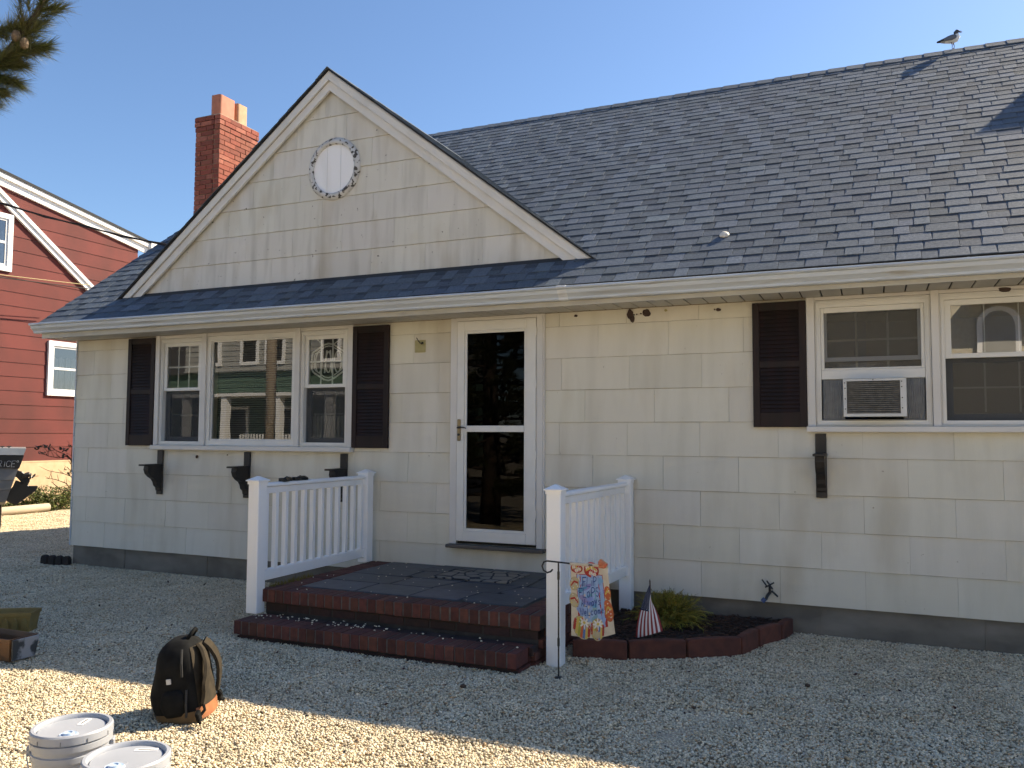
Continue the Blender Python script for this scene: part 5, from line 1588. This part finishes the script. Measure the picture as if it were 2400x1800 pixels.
for sg in (-1, 1):
    wg = MB(); rw = []
    for (x, z, h, o_) in ((.040,.128,.012,.034),(.025,.124,.026,.038),(-.01,.116,.032,.040),(-.05,.108,.026,.036),(-.09,.100,.016,.026),(-.125,.095,.008,.014),(-.150,.092,.003,.006)):
        rw.append([Vector((x, sg*(o_ + .006*math.cos(t_)), z + h*math.sin(t_))) for t_ in [2*math.pi*k/10 for k in range(10)]])
    wg.loft(rw); wg.c = [(.125,.14,.17) if i // 10 < 4 else (.02,.022,.028) for i in range(len(wg.f))]
    wg.build('wing', M['feather'], gull, smooth=True)
    lg = MB(); x = .012 + sg*.014
    lg.tube([(x - .004, sg*.012, .070), (x + .004, sg*.012, .040), (x, sg*.012, .004)], [.006,.0035,.003], 6)
    for a in (-.5, 0, .5): lg.tube([(x, sg*.012, .004), (x + .024*math.cos(a), sg*.012 + .024*math.sin(a), .002)], .002, 5)
    lg.c = [(.10,.055,.05)]*len(lg.f); lg.build('leg', M['feather'], gull)
bk_ = MB(); bk_.tube([(.078,0,.196),(.100,0,.195),(.112,0,.188)], [.006,.004,.001], 6); bk_.tube([(.078,0,.188),(.098,0,.180),(.110,0,.177)], [.005,.003,.001], 6); bk_.c = [(.09,.03,.025)]*len(bk_.f); bk_.build('beak', M['feather'], gull)
for sg in (-1, 1):
    ey = MB(); ey.obox(Matrix.Translation((.065, sg*.0165, .202)), .0025, .0015, .0025); ey.c = [(.01,.01,.01)]*6; ey.build('eye', M['feather'], gull)
shell_c = rp(.2, (.087 - EY)/CT, .014)
sh_ = MB(); sh_.lathe([(0, .026), (.018, .024), (.032, .015), (.040, .003), (.042, -.004), (.030, -.004), (0, -.004)], (0,0,0), 16)
M['shell'] = mat('shell', (0.72,0.69,0.62), (0.60,0.56,0.48), .6, 40)
sv = [shell_c + BAS.to_3x3() @ Vector(p) for p in sh_.v]; s2 = MB(); s2.add(sv, sh_.f)
so = s2.build('clam_shell', M['shell'], None, smooth=True); tag(so, 'single white clam shell lying on the roof shingles', 'shell')

# ------------------------------------------------------------------ red neighbour house
M['red'] = mat('red_siding', (0.138,0.029,0.025), (0.098,0.023,0.020), .85, 2.2, (1,.8,.5), objcol=True, bump=.3, bscale=50, bstretch=(1,1,.1))
M['white_paint'] = mat('white_paint', (0.80,0.80,0.80), rough=.55)
M['tan_wall'] = mat('tan_stucco', (0.62,0.46,0.29), (0.54,0.39,0.24), .9, 8, third=((0.42,0.30,0.17), 3, .55, .75, (1,1,1), .7))
red = thing('red_house', (-18, 3.2, 0), 'red two-storey house with white trim and tan foundation, far left', 'house')
HX = -13.8; Y0, Y1 = -1.2, 6.62; YRD, ZRD = 2.86, 6.45; ZF = .965
def top_z(y): return ZRD - (y - YRD)*.175 if y >= YRD else ZRD - (YRD - y)*.72
body = MB()
prof = [(Y0, -.3), (Y1, -.3), (Y1, top_z(Y1)), (YRD, ZRD), (Y0, top_z(Y0))]
body.prism(prof, lambda y, z: (HX, y, z), lambda y, z: (-22, y, z)); wallr = body.build('wall', M['paper'], red)
bx('foundation', M['tan_wall'], red, -21.9, HX + .03, Y0 + .01, Y1 - .01, -.3, ZF - .03)
bx('foundation_ledge', M['tan_wall'], red, HX + .002, HX + .035, Y0, Y1, ZF - .028, ZF)
k = 0; z = ZF
WIN = [(4.50, 5.55, 2.26, 3.36), (2.25, 3.66, 4.58, 5.68)]
while z < ZRD:
    z1 = z + .2705
    for (a, b, c, d) in rect_minus(Y0, Y1, z + .002, z1 - .004, WIN):
        poly = clip_half([(a, c), (b, c), (b, d), (a, d)], lambda p: (ZRD - .0 - p[1]) - .175*(p[0] - YRD))
        if len(poly) < 3: continue
        poly = clip_half(poly, lambda p: (ZRD - p[1]) + .72*(p[0] - YRD))
        if len(poly) < 3: continue
        mb = MB(); mb.prism(poly, lambda y, zz: (HX + .008 + .010*(z1 - zz)/.27, y, zz), lambda y, zz: (HX + .001, y, zz))
        o = mb.build('siding_board', M['red'], wallr); c_ = rnd(.92, 1.06); o.color = (c_, c_, c_, 1)
    z = z1
def strip(name, ya, za, yb, zb, h0, h1, x0, x1, m='white_paint', parent=red):
    mb = MB(); d = Vector((0, yb-ya, zb-za)).normalized(); n_ = Vector((0, -d.z, d.y))
    A, B = Vector((0, ya, za)), Vector((0, yb, zb))
    mb.prism([(0, h0), (1, h0), (1, h1), (0, h1)], lambda t_, h: A.lerp(B, t_) + n_*h + Vector((x0,0,0)), lambda t_, h: A.lerp(B, t_) + n_*h + Vector((x1,0,0)))
    return mb.build(name, M[m], parent)
strip('rake_board', YRD, ZRD, 6.95, top_z(6.95), -.16, -.02, HX + .012, HX + .06); strip('rake_trim', YRD, ZRD, 6.95, top_z(6.95), -.02, .07, HX + .012, HX + .11)
strip('roof', YRD - .02, ZRD, 7.0, top_z(7.0), .071, .12, -22.2, HX + .13, 'roof_deck')
strip('roof', Y0 - .3, top_z(Y0 - .3), YRD + .02, ZRD, .02, .12, -22.2, HX + .13, 'roof_deck')
# old roof line: diagonal white trim running down across the wall
strip('diagonal_board', 2.95, 6.30, 7.4, 3.10, -.075, .015, HX + .020, HX + .075); strip('diagonal_trim', 2.95, 6.30, 7.4, 3.10, .016, .085, HX + .020, HX + .105)
mb = MB(); mb.box(HX + .03, HX + .16, 6.86, 7.02, 5.70, 5.84); mb.build('gutter_end', M['white_paint'], red)
mb = MB(); mb.tube([(HX + .08, 6.93, 5.70), (HX + .06, 6.80, 5.52), (HX + .05, 6.70, 5.45), (HX + .05, 6.69, 1.0)], .045, 8); mb.build('downspout', M['white_paint'], red, smooth=True)
M['red_glass'] = glass_mat('neighbour_glass', (.8,.85,.9), .14, .03)
M['nb_inside'] = mat('neighbour_room', (0.22,0.25,0.28), rough=.9)
def side_window(y0, y1, z0, z1):
    mb = MB()
    def ringx(y0, y1, z0, z1, w_, xa, xb):
        mb.box(xa, xb, y0, y0 + w_, z0, z1); mb.box(xa, xb, y1 - w_, y1, z0, z1); mb.box(xa, xb, y0 + w_, y1 - w_, z1 - w_, z1); mb.box(xa, xb, y0 + w_, y1 - w_, z0, z0 + w_)
    ringx(y0, y1, z0, z1, .095, HX + .004, HX + .06); ringx(y0 + .096, y1 - .096, z0 + .096, z1 - .096, .04, HX + .004, HX + .035)
    mb.box(HX + .004, HX + .04, y0 + .137, y1 - .137, (z0+z1)/2 - .022, (z0+z1)/2 + .022)
    w_ = mb.build('window', M['white_paint'], red)
    p = MB(); p.add([(HX + .024, y0 + .1, z0 + .1), (HX + .024, y1 - .1, z0 + .1), (HX + .024, y1 - .1, z1 - .1), (HX + .024, y0 + .1, z1 - .1)], [(0,1,2,3)]); p.build('pane', M['red_glass'], w_)
    cu = MB()
    for (za, zb) in ((z0 + .12, (z0+z1)/2 - .03), ((z0+z1)/2 + .02, (z0+z1)/2 + .22)):
        nn = 30
        b0 = len(cu.v)
        for i in range(nn+1):
            y = lerp(y0 + .11, y1 - .11, i/nn); x = HX + .008 + .006*math.sin(i*1.9)
            cu.v += [(x, y, za), (x, y, zb + .02*math.sin(i*1.1))]
        cu.f += [(b0+2*i, b0+2*i+2, b0+2*i+3, b0+2*i+1) for i in range(nn) if (i*7) % 5 != 0]
    cu.c = [None]*len(cu.f)
    cu.build('curtain', M['curtain'], w_)
side_window(*WIN[0]); side_window(*WIN[1])
mb = MB(); mb.box(HX + .0005, HX + .0015, 2.2, 5.6, 2.2, 5.7); mb.build('room_lining', M['nb_inside'], red)

# ------------------------------------------------------------------ boat with outboard motor
M['hull'] = mat('grey_hull', (0.24,0.245,0.25), (0.19,0.195,0.20), .5, 5)
M['gunwale'] = mat('gunwale', (0.50,0.55,0.60), (0.44,0.48,0.52), .5, 5)
M['stripe'] = mat('black_stripe', (0.015,0.015,0.016), rough=.4)
boat = thing('boat', (-10.9, 2.0, 0), 'grey boat stern with black name stripe and tilted outboard motor', 'boat')
LOCAL.add(boat.name); place(boat, Matrix.Translation((-10.9, 2.0, 0)) @ Matrix.Rotation(R(54.4), 4, 'Z'))
# local: x runs aft (stern at 0), y away from the camera
def stern_x(z): return -.225 + .245*((z - .38)/.85)
def hsec(x):
    f_ = max(0.0, min(1.0, (-1.2 - x)/2.4)); w_ = (1 - f_**2)*.62 + .02
    near = [(w_*(1 - k), z) for k, z in ((.10,.36),(.60,.38),(.86,.44),(.90,.62),(.93,.625),(.95,.775),(.975,.78),(.985,.955),(1.0,.96),(1.0,1.165),(1.02,1.17),(1.03,1.255),(.98,1.272))]
    return near + [(2*.62 - y, z) for y, z in near[::-1]]
hb = MB()
rgs = []
for i, x in enumerate((0, -.6, -1.2, -1.9, -2.6, -3.2, -3.6)):
    rgs.append([((stern_x(z) if i == 0 else x), y, z + .05*max(0, -x - .5)) for y, z in hsec(x)])
hb.loft(rgs); hb.build('hull', M['hull'], boat)
def side_strip(name, zlo, zhi, y0, m, grow=0.0):
    mb = MB()
    P = [(stern_x(zlo) + grow, zlo), (stern_x(zhi) + grow, zhi), (-1.2, zhi + .03), (-1.2, zlo + .03)]
    mb.prism(P, lambda x, z: (x, y0, z), lambda x, z: (x, .03, z)); return mb.build(name, M[m], boat)
side_strip('name_stripe', .955, 1.160, -.012, 'stripe', .012); side_strip('gunwale', 1.164, 1.268, -.030, 'gunwale', .004)
M['letter'] = mat('silver_letter', (0.42,0.44,0.46), rough=.4)
lt = MB()
for pl in strokes('RICE', -.338, .990, .090, .80, .12, -.002):
    ribbon(lt, pl, .0075, lambda x, z: (x, -.0145, z))
el_ = ellipse(-.070, 1.066, .013, .013, 0, 14)
ribbon(lt, el_ + [el_[0]], .007, lambda x, z: (x, -.0145, z)); lt.build('lettering', M['letter'], boat)
for x in (-.285, -.195):
    mb = MB(); mb.tube([(x - .03, .02, 1.296), (x + .03, .02, 1.300)], .009, 6); mb.tube([(x, .02, 1.262), (x, .02, 1.296)], .009, 6); mb.build('cleat', M['black_metal'], boat)
om = MB()
sk = [(-.10,.93),(-.042,.907),(-.006,.895),(.031,.861),(.06,.82),(.10,.775),(.109,.744),(.093,.704),(.083,.679),(.095,.663),(.22,.663),(.221,.639),(.197,.582),(-.072,.362),(-.20,.428),(-.24,.52),(-.124,.657),(-.089,.762),(-.014,.727),(-.077,.802),(-.16,.84)]
om.prism(sk, lambda x, z: (x, .33, z), lambda x, z: (x, .37, z)); om.build('outboard_leg', M['black_metal'], boat, bevel=.010)
gc_ = MB(); gc_.tube([(-.02,.35,.80),(.03,.35,.82),(.085,.35,.845),(.125,.35,.835)], [.03,.045,.042,.022], 12); gc_.build('gearcase', M['black_metal'], boat, smooth=True)
for k in range(3):
    a = k*2*math.pi/3 + .35
    pbm = MB(); c_, s_ = math.cos(a), math.sin(a)
    pl = [(0, -.012), (.05, -.035), (.095, -.02), (.10, .006), (.07, .03), (.015, .02)]
    pbm.prism(pl, lambda r_, w_: (.125 + .5*w_ + r_*c_*.55, .35 + r_*s_, .805 + r_*c_*.35 + w_), lambda r_, w_: (.131 + .5*w_ + r_*c_*.55, .35 + r_*s_, .798 + r_*c_*.35 + w_)); pbm.build('propeller_blade', M['black_metal'], boat)
mb = MB(); mb.prism([(.0, .29), (.20, .335), (.228, .35), (.20, .365), (.0, .41)], lambda x, y: (x, y, .800 + .07*x), lambda x, y: (x, y, .811 + .05*x)); mb.build('anti_splash_plate', M['black_metal'], boat)
M['rubber'] = mat('rubber', (0.025,0.018,0.017), rough=.8)
mb = MB(); mb.box(-2.6, -.27, .30, .95, -.05, .37); mb.build('cradle', M['rubber'], boat)

# ------------------------------------------------------------------ log, shrubs and twigs at the far left
M['log'] = mat('grey_log', (0.50,0.42,0.31), (0.40,0.33,0.24), .9, 6, (1,.2,1), bump=.4, bscale=25)
mb = MB(); mb.tube([(-13.30, 2.4, .055), (-13.30, 3.4, .075), (-13.30, 4.28, .085)], [.085,.082,.078], 14); lo_ = mb.build('log', M['log'], None, smooth=50); tag(lo_, 'pale weathered log lying in front of the red house', 'log')
M['leaf_green'] = mat('green_leaf', (0.10,0.13,0.03), (0.045,0.065,0.018), .6, 20, attr=True)
M['leaf_dark'] = mat('dark_leaf', (0.035,0.045,0.018), (0.02,0.024,0.012), .6, 20)
def leaf_quad(mb, p, s, col, rs):
    n_ = Vector((rs.uniform(-1,1), rs.uniform(-1,1), rs.uniform(.0,1.2))).normalized(); a = n_.orthogonal().normalized(); a = Matrix.Rotation(rs.uniform(0,6.28), 3, n_) @ a; b = n_.cross(a)
    mb.add([p - a*s, p + b*s*.45, p + a*s, p - b*s*.45], [(0,1,2,3)], col)
def shrub(c, rx, ry, rz, n_, label, leaf=.028):
    t_ = thing('green_shrub', (c[0], c[1], 0), label, 'shrub', 'green shrubs by the red house')
    rs = random.Random(int(c[1]*100)); fo = MB(); st = MB()
    blobs = [(Vector((rs.uniform(-.7,.7)*rx, rs.uniform(-.75,.75)*ry, rs.uniform(.2,.75)*rz)), rs.uniform(.3,.5)) for _ in range(12)]
    for i in range(n_):
        bc, br = blobs[i % 12]
        d = Vector((rs.gauss(0,1), rs.gauss(0,1), rs.gauss(0,1))).normalized()*br*rs.uniform(.55, 1.1)
        p = Vector((c[0] + bc.x + d.x*rx, c[1] + bc.y + d.y*ry, max(.02, bc.z + d.z*rz)))
        b_ = rs.uniform(.5, 1.6); leaf_quad(fo, p, leaf*rs.uniform(.7,1.3), (b_*1.05, b_, b_*.8), rs)
    for bc, br in blobs: st.tube([(c[0] + bc.x*.2, c[1] + bc.y*.2, 0), (c[0] + bc.x, c[1] + bc.y, bc.z)], [.012, .005], 5)
    fo.build('foliage', M['leaf_green'], t_); st.build('stems', M['twig'], t_)
shrub((-13.50, 4.55, 0), .22, .62, .42, 3200, 'rounded green shrub beside the cottage corner, right of the log')
shrub((-13.55, 3.72, 0), .18, .48, .22, 1500, 'low green shrub behind the log, under the motor')
tw = thing('bare_shrub', (-8.55, 1.35, 0), 'bare twiggy shrub with a few dark leaves past the cottage corner', 'shrub')
br_ = MB(); lf = MB(); rs = random.Random(3)
def twig(pts, r0):
    br_.tube(pts, [lerp(r0, r0*.35, i/(len(pts)-1)) for i in range(len(pts))], 5)
root = Vector((-8.6, 1.45, 0))
X_ = -8.6
mains = [[(1.45,0),(1.30,.5),(1.06,.74),(.96,.84),(.80,.90),(.70,.92)], [(1.45,0),(1.25,.6),(1.01,.93),(.90,.97),(.67,1.02)], [(1.45,0),(1.32,.7),(1.06,1.12),(.97,1.21),(.78,1.29),(.60,1.25)], [(1.30,.75),(1.06,1.12),(.99,1.20),(.86,1.18),(.70,1.21),(.58,1.25)], [(1.35,.5),(1.12,.80),(1.02,1.02),(1.0,1.2),(1.0,1.34)], [(1.30,.5),(1.10,.72),(.92,.76),(.78,.87)]]
for m_ in mains:
    P = [Vector((X_ + rs.uniform(-.05,.05), y, z)) for y, z in m_]
    twig(P, .009)
    for i in range(2, len(P)):
        for _ in range(3):
            a = P[i-1].lerp(P[i], rs.random()); d = Vector((rs.uniform(-.06,.06), rs.uniform(-.13,.03), rs.uniform(-.02,.12))); twig([a, a + d*.6, a + d], .0035)
for (y, z) in [(.51,1.31),(.54,1.33),(.58,1.345),(.62,1.35),(.66,1.335),(.69,1.345),(.71,1.31),(.60,1.25),(.58,1.26),(.88,1.31),(.91,1.30),(.95,1.29),(.99,1.345),(1.02,1.34),(.93,1.27),(.88,1.21),(.89,1.19),(.85,1.30),(1.0,.98),(1.05,1.0),(.96,1.03)]:
    for _ in range(3): leaf_quad(lf, Vector((X_ + rs.uniform(-.04,.04), y + rs.uniform(-.012,.012), z + rs.uniform(-.012,.012))), rs.uniform(.022,.036), None, rs)
br_.build('branches', M['twig'], tw); lf.build('leaves', M['leaf_dark'], tw)

# ------------------------------------------------------------------ overhead cables
def cable(pts, r_, label, m='rubber', twist=False):
    n_ = 24
    P = []
    A, B = Vector(pts[0]), Vector(pts[-1]); sag = pts[1]
    for i in range(n_+1):
        u = i/n_; p = A.lerp(B, u); p.z -= 4*sag*u*(1-u); P.append(p)
    mb = MB(); mb.tube(P, r_, 6)
    if twist: mb.tube([p + Vector((0, .018*math.cos(i*1.6), .018*math.sin(i*1.6))) for i, p in enumerate(P)], r_*.7, 5)
    o = mb.build('overhead_cable', M[m], None); tag(o, label, 'cable', 'overhead cables at the left')
cable([(-6.72, 1.02, 3.86), .18, (-13.5, -.55, 6.15)], .012, 'black twisted service cable sagging from the roof past the white rake', twist=True)
cable([(-13.2, 4.90, 4.43), .02, (-13.2, -2.5, 4.10)], .010, 'lower dark cable crossing the red wall')
M['pale_cable'] = mat('pale_cable', (0.45,0.36,0.16), rough=.6)
cable([(-13.2, 4.97, 4.51), .015, (-13.2, -2.5, 4.05)], .007, 'thin pale cable crossing the red wall', 'pale_cable')

# ------------------------------------------------------------------ pine tree left of the camera (a branch tip reaches into view, the crown shows in the door glass)
pine = thing('pine_tree', (-4.75, -6.15, 0), 'dark pine tree whose needled branch tip hangs into the top left corner', 'pine tree')
M['bark'] = mat('pine_bark', (0.10,0.07,0.05), (0.06,0.042,0.03), .9, 12, bump=.6, bscale=20)
M['needle'] = mat('pine_needle', (0.055,0.075,0.022), (0.10,0.095,0.03), .55, 6, attr=True)
M['cone'] = mat('pine_cone', (0.20,0.14,0.085), (0.11,0.075,0.045), .8, 90)
tk = MB(); tk.tube([(-4.75,-6.15,-.1),(-4.70,-6.10,1.2),(-4.78,-6.18,2.6),(-4.72,-6.1,4.2),(-4.75,-6.15,5.6),(-4.73,-6.13,6.8)], [.19,.15,.125,.095,.055,.015], 12); tk.build('trunk', M['bark'], pine, smooth=True)
nd = MB(); bb = MB(); rs = random.Random(11)
def tuft(mb, c, ax, n_, ln, wd, spread=.9):
    ax = ax.normalized()
    for i in range(n_):
        d = (ax + Vector((rs.gauss(0,1), rs.gauss(0,1), rs.gauss(0,1)))*spread*.55).normalized(); l = ln*rs.uniform(.65, 1.1)
        s_ = d.cross(Vector((rs.uniform(-1,1), rs.uniform(-1,1), rs.uniform(-1,1)))).normalized()*wd
        p = c + ax*rs.uniform(-.03, .03); b_ = rs.uniform(.5, 1.5)
        mb.add([p - s_, p + s_, p + d*l], [(0,1,2)], (b_, b_*rs.uniform(.9,1.1), b_*rs.uniform(.7,1.1)))
for i in range(120):
    z = lerp(.45, 6.6, (i/119)**1.0); a = i*2.4 + rs.uniform(-.3,.3); L_ = lerp(1.85, .35, (z - .45)/6.15)*rs.uniform(.75,1.05)
    p0 = Vector((-4.74, -6.14, z)); d = Vector((math.cos(a), math.sin(a), rs.uniform(-.12,.25)))
    P = [p0, p0 + d*L_*.5 + Vector((0,0,-.04)), p0 + d*L_ + Vector((0,0,.10))]
    bb.tube(P, [.03, .02, .008], 5)
    for k in range(9):
        u = .3 + .7*k/8; q = p0.lerp(P[1], u*2) if u < .5 else P[1].lerp(P[2], u*2 - 1)
        for _ in range(2): tuft(nd, q + Vector((rs.uniform(-.12,.12), rs.uniform(-.12,.12), rs.uniform(-.08,.1))), d + Vector((rs.uniform(-.8,.8), rs.uniform(-.8,.8), rs.uniform(0,.8))), 34, .18, .007)
nd.build('crown', M['needle'], pine); bb.build('branches', M['bark'], pine)
# the branch that hangs into view
vb = MB(); vn = MB()
BP = [Vector((-4.72,-6.12,3.5)), Vector((-3.4,-5.55,3.25)), Vector((-2.4,-4.98,2.96)), Vector((-1.95,-4.76,2.86)), Vector((-1.80,-4.70,2.98)), Vector((-1.69,-4.65,3.16)), Vector((-1.62,-4.62,3.34))]
vb.tube(BP, [.045,.035,.025,.017,.014,.010,.006], 7); vb.build('branch', M['bark'], pine, smooth=True)
def bpt(u):
    u *= len(BP) - 1; i = min(int(u), len(BP) - 2); return BP[i].lerp(BP[i+1], u - i), (BP[i+1] - BP[i]).normalized()
right = Vector((.62, .75, .25)).normalized()
for i in range(130):
    u = lerp(.33, 1.0, i/89); c, ax = bpt(u)
    side_ = right*rs.uniform(-.5, 1.1) + Vector((0,0,rs.uniform(-.5,.6))) + fwd*rs.uniform(-.5,.5)
    off = side_.normalized()*rs.uniform(.0, .05)
    tuft(vn, c + off, ax*.55 + side_*.7, 75, rs.uniform(.075, .11), .0011, .8)
for c0, c1 in ((Vector((-2.05,-4.80,2.86)), Vector((-1.87,-4.71,2.80))), (Vector((-1.93,-4.75,2.93)), Vector((-1.80,-4.66,2.90))), (Vector((-1.80,-4.70,3.0)), Vector((-1.70,-4.62,3.04))), (Vector((-1.92,-4.75,2.97)), Vector((-1.77,-4.67,2.96))), (Vector((-1.98,-4.78,3.03)), Vector((-1.76,-4.68,3.11))), (Vector((-1.95,-4.77,2.90)), Vector((-1.82,-4.70,2.85)))):
    for i in range(22):
        c = c0.lerp(c1, i/21); side_ = right*rs.uniform(-.3, 1.0) + Vector((0,0,rs.uniform(-.8,.5))) + fwd*rs.uniform(-.5,.5)
        tuft(vn, c, (c1 - c0).normalized()*.7 + side_*.6, 70, rs.uniform(.065, .10), .0011, .8)
vn.build('needles', M['needle'], pine)
for c in ((-1.735, -4.70, 3.055), (-1.715, -4.68, 3.03), (-1.845, -4.75, 2.87)):
    cn = MB(); cn.lathe([(0,.024),(.010,.020),(.016,.008),(.017,-.005),(.012,-.018),(0,-.024)], c, 10); cn.build('cone', M['cone'], pine)

# ------------------------------------------------------------------ houses across the street (they show in the window glass)
M['green_lap'] = mat('green_lap', (0.075,0.13,0.095), (0.065,0.115,0.085), .8, 3)
M['grey_lap'] = mat('grey_lap', (0.36,0.36,0.34), (0.32,0.32,0.30), .8, 3)
M['buff_stone'] = mat('buff_stone', (0.56,0.52,0.42), (0.46,0.42,0.33), .9, 9)
M['dark_roof'] = mat('dark_roof', (0.06,0.06,0.065), rough=.9)
def far_window(t_, x0, x1, z0, z1, y, m='white_paint'):
    mb = MB(); frame_ring(mb, x0, x1, z0, z1, .14, .14, .14, .16, y - .02, y + .08); w_ = mb.build('window', M[m], t_)
    mb = MB(); mb.box(x0 + .1, x1 - .1, y - .01, y + .02, z0 + .1, z1 - .1); mb.build('pane', M['inner_door'], w_)
gh = thing('green_house', (-27, -28, 0), 'green and grey house with white porch across the street, mirrored in the picture window', 'house')
bx('wall', M['green_lap'], gh, -38, -17, -32, -24, -.3, 4.45); up_ = bx('upper_wall', M['grey_lap'], gh, -29.6, -17, -32, -23.7, 4.4501, 7.2)
mb = MB(); mb.prism([(-31, 6.9), (-16, 6.9), (-23.3, 10.2)], lambda x, z: (x, -23.4, z), lambda x, z: (x, -32.3, z)); mb.build('roof', M['dark_roof'], gh)
mb = MB(); mb.prism([(-38.5, 4.4), (-29.61, 4.4), (-29.61, 6.4), (-34, 6.6)], lambda x, z: (x, -23.7, z), lambda x, z: (x, -32.3, z)); mb.build('side_roof', M['dark_roof'], gh)
for k in range(11):
    z = 4.45 + k*.25; bx('clapboard', M['grey_lap'], up_, -29.6, -17.0, -23.70 + .0, -23.67, z + .03, z + .245)
for k in range(17):
    z = .2 + k*.25; bx('clapboard', M['green_lap'], gh, -38, -17.0, -24.0, -23.97, z + .03, z + .245)
bx('porch_roof', M['white_paint'], gh, -34, -18, -24, -21.8, 3.18, 3.32)
for x in (-31.5, -28.0, -25.6, -22.6, -20): bx('porch_post', M['white_paint'], gh, x, x + .32, -22.2, -21.9, 0, 3.18)
for i in range(30): bx('porch_baluster', M['white_paint'], gh, -24.6 + i*.16, -24.54 + i*.16, -22.05, -22.0, .7, 1.5)
for x in (-28.4, -26.1, -24.6, -21.5): far_window(gh, x, x + 1.1, 4.75, 6.4, -23.66)
for x in (-30.0, -27.0, -24.0): far_window(gh, x, x + 1.2, 1.1, 2.8, -23.96)
bh = thing('stone_house', (6, -28, 0), 'buff stone house with an arched white window across the street, mirrored in the right window', 'house')
bx('wall', M['buff_stone'], bh, -3, 15, -32, -24, -.3, 8.5)
mb = MB(); mb.prism([(-3.6, 8.4), (15.6, 8.4), (6, 12)], lambda x, z: (x, -23.5, z), lambda x, z: (x, -32.5, z)); mb.build('roof', M['dark_roof'], bh)
aw = MB()
arc = [(5.1 + .62*math.cos(t_), 5.15 + .62*math.sin(t_)) for t_ in [math.pi*i/12 for i in range(13)]] + [(4.48, 4.1), (5.72, 4.1)]
aw.prism(arc, lambda x, z: (x, -23.99, z), lambda x, z: (x, -23.85, z)); awo = aw.build('arched_window', M['white_paint'], bh)
aw = MB(); aw.prism([(5.1 + (x-5.1)*.74, 4.22 + (z-4.1)*.84) for x, z in arc], lambda x, z: (x, -23.86, z), lambda x, z: (x, -23.84, z)); aw.build('pane', M['grey_lap'], awo)
bx('balcony', M['white_paint'], bh, 4.2, 9, -24, -22.6, 5.95, 6.05)
for i in range(28): bx('balcony_baluster', M['white_paint'], bh, 4.2 + i*.17, 4.26 + i*.17, -22.7, -22.64, 6.05, 6.85)
for x in (.2, 8.2): far_window(bh, x, x + 1.2, 2.2, 4.0, -23.96)
M['pole'] = mat('pole_wood', (0.34,0.28,0.21), (0.26,0.21,0.16), .9, 5, (1,1,.2))
mb = MB(); mb.tube([(-15.5, -13.2, -.2), (-15.5, -13.2, 9.5)], [.17, .12], 12); po = mb.build('utility_pole', M['pole'], None, smooth=True); tag(po, 'wooden utility pole by the street, mirrored in the picture window', 'utility pole')

# ------------------------------------------------------------------ litter on the gravel
M['litter'] = mat('dry_leaf', (0.05,0.030,0.022), (0.028,0.018,0.015), .9, 50, attr=True)
ll = MB(); rs = random.Random(21)
for i in range(260):
    x, y = rs.uniform(-7.5, 2.4), rs.uniform(-4.9, -.05)
    if -3.3 < x < -.6 and y > -2.0: continue
    b_ = rs.uniform(.5, 1.6); c = (b_*1.2, b_*rs.uniform(.6, 1), b_*.9)
    p = Vector((x, y, rs.uniform(.004, .012))); leaf_quad(ll, p, rs.choice([.006, .008, .012, .018]), c, rs)
for i in range(26):
    x, y = rs.uniform(-6, 2.2), rs.uniform(-4.5, -.3)
    if -3.3 < x < -.6 and y > -2.0: continue
    a = rs.uniform(0, 6.28); L_ = rs.uniform(.02, .09)
    ll.tube([(x, y, .012), (x + L_*math.cos(a), y + L_*math.sin(a), .016)], .0016, 4, (1,1,1))
lo = ll.build('leaf_litter', M['litter'], None); tag(lo, 'scattered dry leaf scraps and twigs on the gravel', 'leaf litter', kind='stuff')
for (x, y, r_, lb) in ((-.98, -2.30, .022, 'small dark stone on the gravel in front of the lower step'), (.90, -1.42, .018, 'small dark stone on the gravel right of the planting bed'), (.35, -2.1, .013, 'tiny dark stone on the gravel in front of the golden shrub')):
    mb = MB(); stone(mb, x, y, .0, r_, 1.0); o = mb.build('dark_stone', M['twig'], None, smooth=True)
    tag(o, lb, 'stone', 'dark stones on the gravel')
